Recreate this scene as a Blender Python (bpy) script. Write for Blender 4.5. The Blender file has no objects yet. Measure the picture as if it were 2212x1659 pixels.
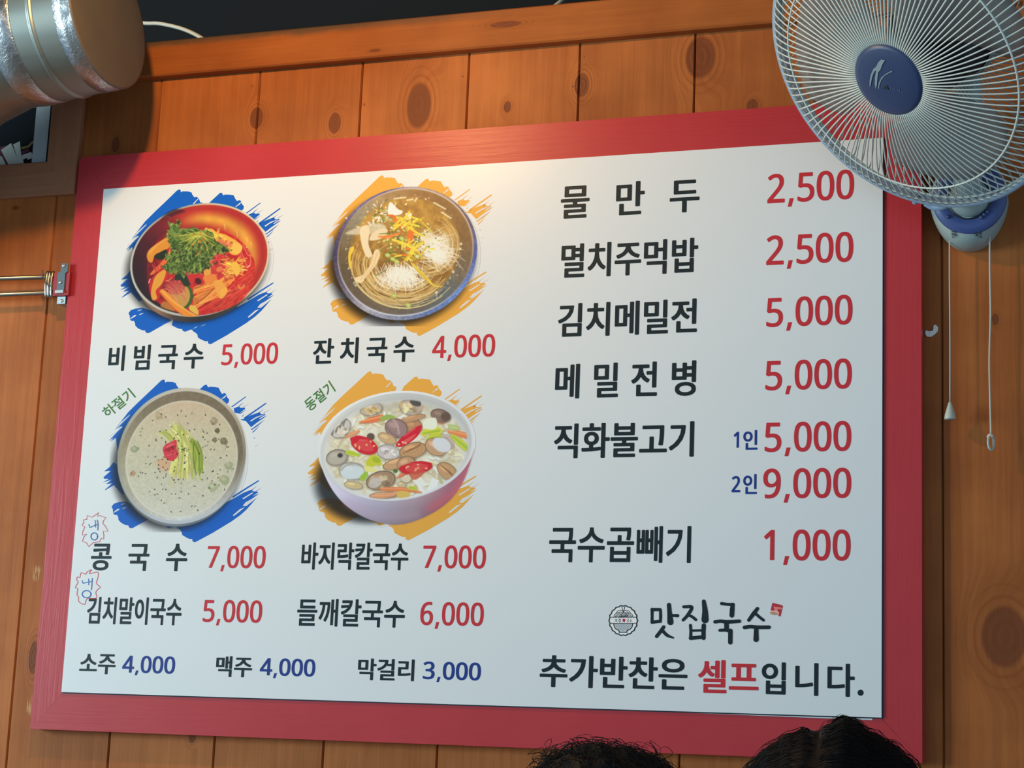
import bpy, bmesh, math, random
import numpy as np
from mathutils import Matrix, Vector

random.seed(7)
RNG = np.random.default_rng(7)
SC = bpy.context.scene
COL = SC.collection

# ------------------------------------------------------------------ camera
FPX = 4124.157
PXC = np.array([1106.0, 829.5])
ROT = np.array([[0.94637676, 0.02495432, 0.32209985],
                [0.32061761, -0.19503752, -0.92691139],
                [0.03969111, 0.98047828, -0.19257977]])
Z0 = 1.338                                   # height of the menu board's lower edge above the floor
CAM = np.array([1.93566, -3.10930, Z0 - 0.08804])
cd = bpy.data.cameras.new('camera')
cd.sensor_width = 36.0
cd.lens = 36.0 * FPX / 2212.0
cd.clip_start = 0.05
cam = bpy.data.objects.new('camera', cd)
COL.objects.link(cam)
M4 = Matrix.Identity(4)
for i in range(3):
    for j in range(3):
        M4[i][j] = ROT[i, j]
    M4[i][3] = CAM[i]
cam.matrix_world = M4
SC.camera = cam

# ------------------------------------------------------------------ light
world = bpy.data.worlds.new('world')
SC.world = world
world.use_nodes = True
bg = world.node_tree.nodes['Background']
bg.inputs[0].default_value = (0.49, 0.75, 0.98, 1)
bg.inputs[1].default_value = 0.80


def lamp(name, kind, loc, energy, color, **kw):
    l = bpy.data.lights.new(name, kind)
    l.energy = energy
    l.color = color
    for k, v in kw.items():
        setattr(l, k, v)
    o = bpy.data.objects.new(name, l)
    COL.objects.link(o)
    o.location = loc
    return o


warm = lamp('warm_ceiling_spot', 'POINT', (0.43, -0.84, 2.70), 28.5, (1.0, 0.58, 0.21), shadow_soft_size=0.028)
tube = lamp('added_duct_highlight', 'AREA', (0.6, -2.3, 2.9), 3.0, (0.80, 0.95, 1.0), shape='RECTANGLE', size=1.2, size_y=0.12)  # added unseen light, puts a cool highlight along the duct
day = lamp('daylight_window', 'AREA', (-4.2, -3.4, 1.9), 225.0, (0.72, 0.95, 0.99), shape='RECTANGLE', size=1.8, size_y=1.6)
day.rotation_euler = (Vector((0.3, 0.0, 1.8)) - Vector((-4.2, -3.4, 1.9))).to_track_quat('-Z', 'Y').to_euler()

vs = SC.view_settings
vs.view_transform = 'Standard'
vs.look = 'None'
vs.gamma = 1.0
vs.use_curve_mapping = False
vs.exposure = 0.0

# ------------------------------------------------------------------ helpers


def s2l(c):
    c = np.asarray(c, float) / 255.0
    return np.where(c <= 0.04045, c / 12.92, ((c + 0.055) / 1.055) ** 2.4)


def rays(p):
    p = np.atleast_2d(np.asarray(p, float))
    d = np.stack([(p[:, 0] - PXC[0]) / FPX, -(p[:, 1] - PXC[1]) / FPX, -np.ones(len(p))], 1)
    return d @ ROT.T


def onwall(p, y=0.0):
    """photo pixels -> points on the vertical plane at depth y"""
    d = rays(p)
    return CAM + d * ((y - CAM[1]) / d[:, 1])[:, None]


def onplane(p, q, n):
    d = rays(p)
    t = ((np.asarray(q) - CAM) @ n) / (d @ n)
    return CAM + d * t[:, None]


def W(px, py, y=0.0):
    return onwall([(px, py)], y)[0]


def base_of(parent):
    v = np.zeros(3)
    while parent is not None:
        v = v + np.array(parent.location)
        parent = parent.parent
    return v


def tag(o, label=None, cat=None, group=None, kind=None):
    if label:
        o['label'] = label
    if cat:
        o['category'] = cat
    if group:
        o['group'] = group
    if kind:
        o['kind'] = kind
    return o


def empty(name, loc, label=None, cat=None, group=None, kind=None):
    o = bpy.data.objects.new(name, None)
    COL.objects.link(o)
    o.location = Vector(loc)
    return tag(o, label, cat, group, kind)


def obj(name, verts, faces, mat, parent=None, smooth=False, origin=None, local=False):
    """one mesh object; verts are world coordinates unless local"""
    me = bpy.data.meshes.new(name)
    v = np.asarray(verts, float).reshape(-1, 3)
    o = bpy.data.objects.new(name, me)
    COL.objects.link(o)
    if not local:
        b = base_of(parent)
        if origin is not None:
            o.location = Vector(np.asarray(origin) - b)
            b = np.asarray(origin, float)
        v = v - b
    me.from_pydata(v.tolist(), [], [tuple(int(i) for i in f) for f in faces])
    if mat is not None:
        me.materials.append(mat)
    if smooth:
        me.polygons.foreach_set('use_smooth', [True] * len(me.polygons))
    me.update()
    if parent is not None:
        o.parent = parent
    return o


class MB:
    """collects simple shapes for ONE mesh"""

    def __init__(s):
        s.v = []
        s.f = []
        s.n = 0

    def add(s, v, f):
        v = np.asarray(v, float).reshape(-1, 3)
        s.v.append(v)
        s.f += [tuple(i + s.n for i in q) for q in f]
        s.n += len(v)
        return s

    def box(s, lo, hi):
        x0, y0, z0 = lo
        x1, y1, z1 = hi
        return s.add([(x0, y0, z0), (x1, y0, z0), (x1, y1, z0), (x0, y1, z0), (x0, y0, z1), (x1, y0, z1), (x1, y1, z1), (x0, y1, z1)],
                     [(3, 2, 1, 0), (4, 5, 6, 7), (0, 1, 5, 4), (1, 2, 6, 5), (2, 3, 7, 6), (3, 0, 4, 7)])

    def tube(s, pts, r, n=8, cap=True, closed=False):
        pts = np.asarray(pts, float)
        m = len(pts)
        rr = np.full(m, r) if np.isscalar(r) else np.asarray(r, float)
        if closed:
            tn = np.roll(pts, -1, 0) - np.roll(pts, 1, 0)
        else:
            tn = np.gradient(pts, axis=0)
        tn /= np.linalg.norm(tn, axis=1)[:, None] + 1e-12
        a = np.array([0, 0, 1.0]) if abs(tn[0][2]) < 0.9 else np.array([1.0, 0, 0])
        rings = []
        u = np.cross(tn[0], a)
        for i in range(m):
            u = u - tn[i] * (u @ tn[i])
            u /= np.linalg.norm(u) + 1e-12
            w = np.cross(tn[i], u)
            t = np.arange(n) * 2 * np.pi / n
            rings.append(pts[i] + rr[i] * (np.cos(t)[:, None] * u + np.sin(t)[:, None] * w))
        v = np.concatenate(rings)
        f = []
        for i in range(m if closed else m - 1):
            for j in range(n):
                k = (i + 1) % m
                f.append((i * n + j, i * n + (j + 1) % n, k * n + (j + 1) % n, k * n + j))
        if cap and not closed:
            f.append(tuple(range(n - 1, -1, -1)))
            f.append(tuple((m - 1) * n + j for j in range(n)))
        return s.add(v, f)

    def lathe(s, prof, o, ax, n=32, cap0=False, cap1=False):
        """prof: (radius, along) pairs, turned about ax through o"""
        ax = np.asarray(ax, float)
        ax = ax / np.linalg.norm(ax)
        a = np.array([0, 0, 1.0]) if abs(ax[2]) < 0.9 else np.array([1.0, 0, 0])
        u = np.cross(a, ax)
        u /= np.linalg.norm(u)
        w = np.cross(ax, u)
        t = np.arange(n) * 2 * np.pi / n
        v = []
        for r, h in prof:
            v.append(np.asarray(o) + ax * h + r * (np.cos(t)[:, None] * u + np.sin(t)[:, None] * w))
        f = []
        for i in range(len(prof) - 1):
            for j in range(n):
                f.append((i * n + j, i * n + (j + 1) % n, (i + 1) * n + (j + 1) % n, (i + 1) * n + j))
        if cap0:
            f.append(tuple(range(n - 1, -1, -1)))
        if cap1:
            f.append(tuple((len(prof) - 1) * n + j for j in range(n)))
        return s.add(np.concatenate(v), f)

    def build(s, name, mat, parent=None, smooth=False, **kw):
        return obj(name, np.concatenate(s.v), s.f, mat, parent, smooth, **kw)


def spline(pts, n=8, closed=False):
    p = np.asarray(pts, float)
    if len(p) < 3:
        return p
    q = np.concatenate([[p[-1]], p, p[:2]]) if closed else np.concatenate([[2 * p[0] - p[1]], p, [2 * p[-1] - p[-2]]])
    out = []
    t = np.linspace(0, 1, n, endpoint=False)[:, None]
    for i in range(1, len(q) - 2):
        a, b, c, d = q[i - 1], q[i], q[i + 1], q[i + 2]
        out.append(0.5 * (2 * b + (c - a) * t + (2 * a - 5 * b + 4 * c - d) * t ** 2 + (3 * b - a - 3 * c + d) * t ** 3))
    if not closed:
        out.append(p[-1:])
    return np.concatenate(out)


# ------------------------------------------------------------------ materials
def mat(name, col=(0.5, 0.5, 0.5), rough=0.5, metal=0.0, spec=0.5, **kw):
    m = bpy.data.materials.new(name)
    m.use_nodes = True
    b = m.node_tree.nodes['Principled BSDF']
    b.inputs['Base Color'].default_value = (*col, 1)
    b.inputs['Roughness'].default_value = rough
    b.inputs['Metallic'].default_value = metal
    b.inputs['Specular IOR Level'].default_value = spec
    for k, v in kw.items():
        b.inputs[k].default_value = v
    return m


class NT:
    def __init__(s, m):
        s.t = m.node_tree
        s.b = s.t.nodes['Principled BSDF']

    def n(s, typ, **kw):
        nd = s.t.nodes.new(typ)
        for k, v in kw.items():
            setattr(nd, k, v)
        return nd

    def l(s, a, b):
        s.t.links.new(a, b)

    def put(s, sock, v):
        if hasattr(v, 'is_linked') or isinstance(v, bpy.types.NodeSocket):
            s.l(v, sock)
        else:
            sock.default_value = v

    def math(s, op, a, b=0.0, c=0.0, clamp=False):
        nd = s.n('ShaderNodeMath', operation=op, use_clamp=clamp)
        s.put(nd.inputs[0], a)
        s.put(nd.inputs[1], b)
        s.put(nd.inputs[2], c)
        return nd.outputs[0]

    def vm(s, op, a, b=(0, 0, 0)):
        nd = s.n('ShaderNodeVectorMath', operation=op)
        s.put(nd.inputs[0], a)
        s.put(nd.inputs[1], b)
        return nd.outputs['Value'] if op == 'LENGTH' else nd.outputs[0]

    def noise(s, vec, scale, detail=3, rough=0.55, dist=0.0):
        nd = s.n('ShaderNodeTexNoise')
        s.l(vec, nd.inputs['Vector'])
        nd.inputs['Scale'].default_value = scale
        nd.inputs['Detail'].default_value = detail
        nd.inputs['Roughness'].default_value = rough
        nd.inputs['Distortion'].default_value = dist
        return nd.outputs['Fac']

    def rng(s, v, a, b, c, d):
        nd = s.n('ShaderNodeMapRange')
        nd.interpolation_type = 'SMOOTHSTEP'
        s.put(nd.inputs[0], v)
        for i, x in enumerate((a, b, c, d)):
            nd.inputs[i + 1].default_value = x
        return nd.outputs[0]

    def mix(s, f, a, b, mode='MIX'):
        nd = s.n('ShaderNodeMix', data_type='RGBA', blend_type=mode)
        s.put(nd.inputs[0], f)
        for k, x in ((6, a), (7, b)):
            if isinstance(x, tuple):
                nd.inputs[k].default_value = (*x[:3], 1)
            else:
                s.l(x, nd.inputs[k])
        return nd.outputs[2]

    def bump(s, h, strength, dist=0.002):
        nd = s.n('ShaderNodeBump')
        nd.inputs['Strength'].default_value = strength
        nd.inputs['Distance'].default_value = dist
        s.l(h, nd.inputs['Height'])
        s.l(nd.outputs[0], s.b.inputs['Normal'])


def wood(name, along='z', knots=(), weathered=False, scuffs=(), light=(0.53, 0.166, 0.044), dark=(0.34, 0.096, 0.025)):
    m = mat(name, light, 0.5, spec=0.12)
    t = NT(m)
    pos = t.n('ShaderNodeNewGeometry').outputs['Position']
    rnd = t.n('ShaderNodeObjectInfo').outputs['Random']
    halo = None
    core = None
    crack = None
    for kx, kz, rx, rz in knots:
        d3 = t.vm('MULTIPLY', t.vm('SUBTRACT', pos, (kx, 0, kz)), (1 / rx, 0, 1 / rz))
        d = t.vm('LENGTH', d3)
        c = t.rng(d, 0.86, 1.18, 1.0, 0.0)
        h = t.rng(d, 1.0, 2.7, 1.0, 0.0)
        rg = t.math('MULTIPLY', t.math('SINE', t.math('MULTIPLY', d, 15.0)), h)
        core = c if core is None else t.math('MAXIMUM', core, c)
        halo = h if halo is None else t.math('MAXIMUM', halo, h)
        crack = rg if crack is None else t.math('ADD', crack, rg)
    sep = t.n('ShaderNodeSeparateXYZ')
    t.l(pos, sep.inputs[0])
    st = (70, 20, 2.6) if along == 'z' else (2.6, 20, 70)
    st2 = (420, 60, 9) if along == 'z' else (9, 60, 420)
    off = t.n('ShaderNodeCombineXYZ')
    t.l(t.math('MULTIPLY', rnd, 40.0), off.inputs[0])
    t.l(t.math('MULTIPLY', rnd, 17.0), off.inputs[2])
    p2 = t.vm('ADD', pos, off.outputs[0])
    if halo is not None:
        bend = t.n('ShaderNodeCombineXYZ')
        t.l(t.math('MULTIPLY', halo, 0.035), bend.inputs[0])
        p2 = t.vm('ADD', p2, bend.outputs[0])
    g1 = t.noise(t.vm('MULTIPLY', p2, st), 1.0, 4, 0.6, 0.6)
    g2 = t.noise(t.vm('MULTIPLY', p2, st2), 1.0, 3, 0.6)
    blot = t.noise(p2, 7.0, 3, 0.5)
    f = t.math('ADD', t.math('MULTIPLY', g1, 0.45), t.math('ADD', t.math('MULTIPLY', g2, 0.13), t.math('MULTIPLY', blot, 0.62)))
    f = t.rng(f, 0.36, 0.86, 0.0, 1.0)
    col = t.mix(f, dark, light)
    tint = t.math('MULTIPLY_ADD', rnd, 0.22, 0.89)
    tc = t.n('ShaderNodeCombineColor')
    for i in range(3):
        t.l(tint, tc.inputs[i])
    col = t.mix(1.0, col, tc.outputs[0], 'MULTIPLY')
    if core is not None:
        rr = t.rng(crack, 0.1, 0.95, 0.0, 0.42)
        col = t.mix(rr, col, (0.24, 0.058, 0.013))
        kn = t.mix(g2, (0.15, 0.042, 0.016), (0.21, 0.058, 0.022))
        col = t.mix(t.math('MULTIPLY', core, 0.88), col, kn)
    for kx, kz, rx, rz in scuffs:              # pale scraped streaks
        d = t.vm('LENGTH', t.vm('MULTIPLY', t.vm('SUBTRACT', pos, (kx, 0, kz)), (1 / rx, 0, 1 / rz)))
        sn = t.noise(t.vm('MULTIPLY', pos, (420, 10, 40)), 1.0, 2, 0.5)
        sm_ = t.math('MULTIPLY', t.rng(d, 0.5, 1.2, 1.0, 0.0), t.rng(sn, 0.46, 0.62, 0.0, 0.8))
        col = t.mix(sm_, col, (0.62, 0.36, 0.15))
    if weathered:                              # grey worn arris along the upper edge, left part
        zz = t.math('ADD', sep.outputs[2], t.math('MULTIPLY', t.noise(pos, 14.0, 3), 0.02))
        wm = t.math('MULTIPLY', t.rng(zz, 2.596, 2.612, 0.0, 0.85), t.rng(sep.outputs[0], 0.45, 0.95, 1.0, 0.0))
        col = t.mix(wm, col, (0.085, 0.062, 0.040))
    t.l(col, t.b.inputs['Base Color'])
    hh = t.math('ADD', t.math('MULTIPLY', g2, 0.5), t.math('MULTIPLY', g1, 0.5))
    if core is not None:
        hh = t.math('ADD', hh, t.math('MULTIPLY', crack, 0.35))
    t.bump(hh, 0.16, 0.003)
    return m


PANEL = 0.80                                   # the white of the printed sheet


def print_mat(name, col, rough=0.38):
    return mat(name, col, rough, spec=0.22)


def attr_mat(name, rough=0.38):
    m = mat(name, (0.8, 0.8, 0.8), rough, spec=0.22)
    t = NT(m)
    a = t.n('ShaderNodeAttribute', attribute_name='Col')
    t.l(a.outputs['Color'], t.b.inputs['Base Color'])
    return m


def film(name, along):
    """red adhesive film: fine wrinkles along the rail"""
    m = mat(name, (0.50, 0.034, 0.045), 0.35, spec=0.32)
    t = NT(m)
    pos = t.n('ShaderNodeNewGeometry').outputs['Position']
    st = (5, 20, 120) if along == 'x' else (120, 20, 5)
    a = t.noise(t.vm('MULTIPLY', pos, st), 1.0, 4, 0.6, 0.9)
    b = t.noise(pos, 900, 2, 0.5)
    c = t.noise(pos, 9, 2, 0.5)
    t.l(t.mix(c, (0.47, 0.027, 0.034), (0.54, 0.042, 0.050)), t.b.inputs['Base Color'])
    t.bump(t.math('ADD', t.math('MULTIPLY', a, 1.0), t.math('MULTIPLY', b, 0.06)), 0.14, 0.003)
    return m

# ------------------------------------------------------------------ the setting
YW = 0.036                                     # front of the planks


def knot(px, py, rx, rz):
    p = W(px, py, YW)
    return (p[0], p[2], rx, rz)


KN = [knot(554, 255, .0135, .0215), knot(723, 266, .0125, .0205), knot(905, 228, .0235, .043), knot(1096, 231, .007, .011),
      knot(1256, 184, .0135, .022), knot(1512, 124, .026, .038), knot(2168, 1375, .034, .047), knot(415, 1593, .007, .010),
      knot(250, 312, .009, .016), knot(72, 1420, .010, .030), knot(1625, 228, .010, .012), knot(2150, 690, .006, .010),
      knot(34, 449, .006, .003),
      knot(544, 186, .0013, .0018), knot(787, 226, .0013, .0018), knot(1000, 165, .0013, .0018), knot(1262, 123, .0013, .0018), knot(1237, 187, .0015, .0018)]
M_plank = wood('stained_plank_wood', 'z', KN, scuffs=[knot(78, 1238, .013, .016), knot(66, 1522, .010, .020)])
M_casing = wood('casing_wood_cool_fill', 'x', [], light=(0.50, 0.23, 0.125), dark=(0.38, 0.15, 0.075))  # greyer and lighter: bluish fill light put into the wood colour
M_trim = wood('stained_trim_wood', 'x', [knot(820, 118, .012, .003), knot(1100, 62, .03, .006)], weathered=True, light=(0.40, 0.122, 0.030), dark=(0.27, 0.074, 0.018))
M_trimv = wood('upright_wood_cool_fill', 'z', [], light=(0.50, 0.22, 0.115), dark=(0.38, 0.145, 0.07))  # same bluish fill light painted into the upright casing
M_black = mat('matte_black_paint', (0.012, 0.0135, 0.016), 0.85, spec=0.2)
M_floor = mat('grey_floor_tile', (0.22, 0.20, 0.18), 0.5)

o = MB().box((-2.6, -4.4, -0.06), (4.2, 0.9, 0.0)).build('floor', M_floor)
tag(o, kind='structure')
o = MB().box((-2.6, -4.4, 3.02), (4.2, 0.9, 3.1)).build('ceiling', M_black)
tag(o, kind='structure')
o = MB().box((-2.6, 0.62, 0.0), (4.2, 0.7, 3.02)).build('wall_rear', M_black)
tag(o, 'black void above and behind the wooden partition', kind='structure')

wall = MB().box((-0.149, YW + 0.02, 0), (3.4, YW + 0.05, 2.596)).box((-1.2, YW + 0.02, 0), (-0.149, YW + 0.05, 2.37)).build('wall_back', mat('partition_core', (0.05, 0.03, 0.02), 0.9))
tag(wall, 'stained pine tongue and groove partition wall', kind='structure')
PITCH, X0 = 0.2151, 0.0874
c, d = 0.0022, 0.004
for k in range(-5, 15):
    xa, xb = X0 + PITCH * k, X0 + PITCH * (k + 1)
    gap = 0.0004
    zt = 2.59 if k >= -1 else 2.345
    if k == -1:
        pass
    prof = [(xa + gap, YW + .02), (xa + gap, YW + d), (xa + gap + c, YW), (xb - gap - c, YW), (xb - gap, YW + d), (xb - gap, YW + .02)]
    v = [(x, y, 0.0) for x, y in prof] + [(x, y, zt) for x, y in prof]
    n = len(prof)
    f = [(i, i + 1, n + i + 1, n + i) for i in range(n - 1)] + [(n - 1, 0, n, 2 * n - 1), tuple(range(n - 1, -1, -1)), tuple(range(n, 2 * n))]
    if k == -1:                                # notched round the window: two pieces would be one board, keep it right of the opening
        v = [(max(x, -0.149) if z > 1 and False else x, y, z) for x, y, z in v]
    o = obj('plank', v, f, M_plank, wall, origin=(0.5 * (xa + xb), YW, 0))


def bevel_bar(lo, hi, b=0.002, cut0=None, cut1=None, axis='x'):
    """bar with eased front edges; cut0/cut1 slide the ends for mitres (value at low side, value at high side)"""
    x0, y0, z0 = lo
    x1, y1, z1 = hi
    m = MB()
    if axis == 'x':
        sec = [(y1, z0), (y0 + b, z0), (y0, z0 + b), (y0, z1 - b), (y0 + b, z1), (y1, z1)]
        t = [(z - z0) / (z1 - z0) for y, z in sec]
        e0 = [x0 + (cut0 or (0, 0))[0] * (1 - s) + (cut0 or (0, 0))[1] * s for s in t]
        e1 = [x1 + (cut1 or (0, 0))[0] * (1 - s) + (cut1 or (0, 0))[1] * s for s in t]
        v = [(e, y, z) for e, (y, z) in zip(e0, sec)] + [(e, y, z) for e, (y, z) in zip(e1, sec)]
    else:
        sec = [(x0, y1), (x0, y0 + b), (x0 + b, y0), (x1 - b, y0), (x1, y0 + b), (x1, y1)]
        t = [(x - x0) / (x1 - x0) for x, y in sec]
        e0 = [z0 + (cut0 or (0, 0))[0] * (1 - s) + (cut0 or (0, 0))[1] * s for s in t]
        e1 = [z1 + (cut1 or (0, 0))[0] * (1 - s) + (cut1 or (0, 0))[1] * s for s in t]
        v = [(x, y, e) for e, (x, y) in zip(e0, sec)] + [(x, y, e) for e, (x, y) in zip(e1, sec)]
    n = 6
    f = [(i, (i + 1) % n, n + (i + 1) % n, n + i) for i in range(n)] + [tuple(range(n - 1, -1, -1)), tuple(range(n, 2 * n))]
    return m.add(v, f)


o = bevel_bar((-0.079, 0.014, 2.5335), (3.3, YW - .0006, 2.606), 0.003).build('trim_1', M_trim)
tag(o, 'horizontal stained board capping the planks', kind='structure')
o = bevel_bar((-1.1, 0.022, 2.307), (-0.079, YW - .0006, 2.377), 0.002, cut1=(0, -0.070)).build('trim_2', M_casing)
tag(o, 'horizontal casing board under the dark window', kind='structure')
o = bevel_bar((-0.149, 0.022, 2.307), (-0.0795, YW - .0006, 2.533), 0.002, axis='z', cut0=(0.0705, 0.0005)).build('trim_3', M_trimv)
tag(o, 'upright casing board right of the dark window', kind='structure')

# window with a grey sash, dark pane and cut sticker lettering seen from behind
M_alu = mat('grey_sash_paint', (0.60, 0.68, 0.72), 0.5)
M_glass = mat('dark_pane_glass', (0.010, 0.014, 0.02), 0.12, spec=0.5)
win = bevel_bar((-0.200, 0.045, 2.3765), (-0.1635, 0.075, 2.62), 0.0015, axis='z').build('window_1', M_alu)
tag(win, 'dark window with grey sash and torn sticker lettering', kind='structure')
bevel_bar((-1.1, 0.050, 2.345), (-0.200, 0.072, 2.3765), 0.0015).build('window_sash_rail', M_alu, win)
MB().box((-1.1, 0.060, 2.372), (-0.199, 0.064, 2.62)).build('window_pane', M_glass, win)
MB().box((-0.1632, 0.040, 2.345), (-0.1495, 0.075, 2.62)).build('window_jamb', M_black, win)


def flat_px(name, pts, matl, parent, y, thick=0.0, smooth_n=0, off=(0, 0)):
    """flat printed or cut shape, outlined in photo pixels, laid on the plane y"""
    p = np.asarray(pts, float) + np.asarray(off)
    if smooth_n:
        p = spline(p, smooth_n, True)
    q = onwall(p, y)
    n = len(q)
    return obj(name, q, [tuple(range(n))], matl, parent)


M_stw = mat('white_sticker_film', (0.85, 0.88, 0.80), 0.5)
M_stm = mat('maroon_sticker_film', (0.16, 0.02, 0.05), 0.5)
M_sty = mat('ochre_sticker_film', (0.30, 0.22, 0.07), 0.5)
yy = 0.0596
flat_px('sticker_letter', [(-4, 318), (20, 314), (40, 357), (-4, 360)], M_stm, win, yy)
yy = 0.0594
flat_px('sticker_letter', [(-6, 336), (4, 338), (14, 358), (-6, 360)], M_stw, win, yy)
flat_px('sticker_letter', [(2, 324), (24, 309), (37, 340), (28, 312), (43, 305), (45, 330), (53, 357), (20, 359)], M_stw, win, yy)
flat_px('sticker_letter', [(45, 336), (67, 328), (74, 340), (60, 345), (57, 341), (50, 345)], M_stw, win, yy)
flat_px('sticker_letter', [(45, 327), (62, 321), (64, 327), (46, 334)], M_stm, win, yy)
flat_px('sticker_letter', [(45, 318), (60, 314), (70, 304), (73, 308), (62, 319), (46, 323)], M_sty, win, yy)

# ------------------------------------------------------------------ menu board
board = empty('menu_board', (0.75, 0.02, Z0 + 0.483), 'large white printed Korean menu board in a red film covered frame', 'menu board')
M_panel = mat('white_print_sheet', (PANEL, PANEL, PANEL), 0.34, spec=0.4)
_t = NT(M_panel)
_p = _t.n('ShaderNodeNewGeometry').outputs['Position']
_t.bump(_t.noise(_p, 5.0, 3, 0.5), 0.05, 0.01)
M_fx, M_fz = film('red_film_level', 'x'), film('red_film_upright', 'z')
XL, XR, ZB, ZT = -0.063, 1.5635, 1.269, 2.3745
wl, wr, wb, wt = 0.066, 0.067, 0.072, 0.074
FY0, FY1 = 0.0045, YW - 0.0008


def rail(name, corners, m):
    """mitred rail from four front corners (x, z), eased outer edges"""
    c4 = np.array(corners, float)
    ctr = c4.mean(0)
    v = []
    for y, s in ((FY1, 0.0), (FY0 + .001, 0.0), (FY0, 0.0003)):
        for x, z in c4:
            dx, dz = np.sign(ctr[0] - x) * s, np.sign(ctr[1] - z) * s
            v.append((x + dx * 0.6, y, z + dz))
    f = []
    for k in (0, 4):
        for i in range(4):
            j = (i + 1) % 4
            f.append((k + i, k + j, k + 4 + j, k + 4 + i))
    f += [(8, 9, 10, 11), (3, 2, 1, 0)]
    return obj(name, v, f, m, board)


ix0, ix1, iz0, iz1 = XL + wl + .004, XR - wr - .004, ZB + wb + .004, ZT - wt - .004
rr_ = 0.012
rail('frame_rail', [(XL, ZB), (XR, ZB), (ix1, iz0), (ix0, iz0)], M_fx)
o = rail('frame_rail', [(XL + rr_, ZT), (ix0, iz1), (ix1, iz1), (XR, ZT)], M_fx)
rail('frame_rail', [(XR, ZB), (XR, ZT), (ix1, iz1), (ix1, iz0)], M_fz)
# left rail with the rounded top corner of the film
pts = [(XL, ZB), (ix0, iz0), (ix0, iz1), (XL + rr_, ZT)] + [(XL + rr_ - rr_ * math.sin(a), ZT - rr_ + rr_ * math.cos(a)) for a in np.linspace(.25, 1.57, 6)]
n = len(pts)
v = [(x, FY1, z) for x, z in pts] + [(x, FY0, z) for x, z in pts]
f = [(i, (i + 1) % n, n + (i + 1) % n, n + i) for i in range(n)] + [tuple(range(n, 2 * n)), tuple(range(n - 1, -1, -1))]
obj('frame_rail', v, f, M_fz, board)

# the sheet on its foam board: two plies, the rear one shows at the lower right corner
MB().box((0, 0.0, Z0), (1.5, 0.0036, Z0 + 0.966)).build('sign_sheet', M_panel, board)
MB().add([(.9, .0038, Z0 + .0005), (1.485, .0038, Z0 - .0045), (1.485, .0038, Z0 + .8), (.9, .0038, Z0 + .8), (.9, .0043, Z0 + .0005), (1.485, .0043, Z0 - .0045), (1.485, .0043, Z0 + .8), (.9, .0043, Z0 + .8)],
         [(0, 1, 2, 3), (7, 6, 5, 4), (0, 4, 5, 1), (1, 5, 6, 2), (2, 6, 7, 3), (3, 7, 4, 0)]).build('backing_sheet', mat('white_backing_ply', (0.7, 0.72, 0.72), 0.5), board)
MB().box((0.0, 0.00365, Z0 - 0.0020), (1.5022, 0.00378, Z0 + 0.9665)).build('edge_shadow_strip', mat('painted_edge_shadow', (0.02, 0.03, 0.05), 0.7), board)  # dark strip painted in for the shadow gap round the sheet

# ------------------------------------------------------------------ lettering
WHITE_AT = {}


def ink(seen, white):
    """colour of the print from its look beside the sheet's white"""
    return tuple(PANEL * s2l(seen) / s2l(white))


M_ink = print_mat('black_green_ink', (0.012, 0.022, 0.026))
M_red = print_mat('red_ink', ink((178, 44, 52), (200, 205, 208)))
M_navy = print_mat('navy_ink', ink((26, 52, 128), (195, 208, 215)))
M_green = print_mat('green_ink', ink((66, 120, 52), (215, 216, 208)))
M_marker = print_mat('blue_marker_ink', ink((45, 105, 175), (205, 215, 220)))
M_rmark = print_mat('red_marker_ink', ink((200, 80, 92), (205, 215, 220)))
MATHD = {ch: chr(0x1D7E2 + i) for i, ch in enumerate('0123456789')}
GL = {}


def glyph(ch):
    if ch not in GL:
        cu = bpy.data.curves.new('g', 'FONT')
        cu.body = MATHD.get(ch, ch)
        cu.resolution_u = 4
        to = bpy.data.objects.new('g', cu)
        COL.objects.link(to)
        dg = bpy.context.evaluated_depsgraph_get()
        me = bpy.data.meshes.new_from_object(to.evaluated_get(dg))
        v = np.array([x.co[:2] for x in me.vertices])
        f = [tuple(p.vertices) for p in me.polygons]
        bpy.data.objects.remove(to)
        bpy.data.curves.remove(cu)
        bpy.data.meshes.remove(me)
        GL[ch] = (v, f)
    return GL[ch]


def string2d(s, pitch, weight):
    """verts, faces of a run of glyphs; digits sit at their own pitch; comma is drawn"""
    V, F, n, x, D = [], [], 0, 0.0, []
    core = []
    offs = [(0, 0)] + [(math.cos(a) * weight[0], math.sin(a) * weight[1]) for a in np.arange(8) * math.pi / 4 + math.pi / 8] if weight else [(0, 0)]
    prev = None
    for ch in s:
        if ch == ',':
            cv = np.array([(-.02, .09), (.10, .09), (.035, -.125), (-.075, -.125)]) + (x + .135, 0)
            V.append(cv)
            F.append((n, n + 1, n + 2, n + 3))
            core.append(np.zeros(4, bool))
            D.append(np.zeros(4))
            n += 4
            x += 0.30
            continue
        if ch == ' ':
            x += 0.4
            continue
        v, f = glyph(ch)
        for io, (dx, dy) in enumerate(offs):
            D.append(np.full(len(v), io * -1.6e-5))
            V.append(v + (x + dx, dy))
            F += [tuple(i + n for i in q) for q in f]
            core.append(np.ones(len(v), bool))
            n += len(v)
        x += 0.572 if ch in MATHD else 0.92 * pitch
    string2d.depth = np.concatenate(D)         # each pass of ink lies a hair above the last
    return np.concatenate(V), F, np.concatenate(core)


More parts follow.
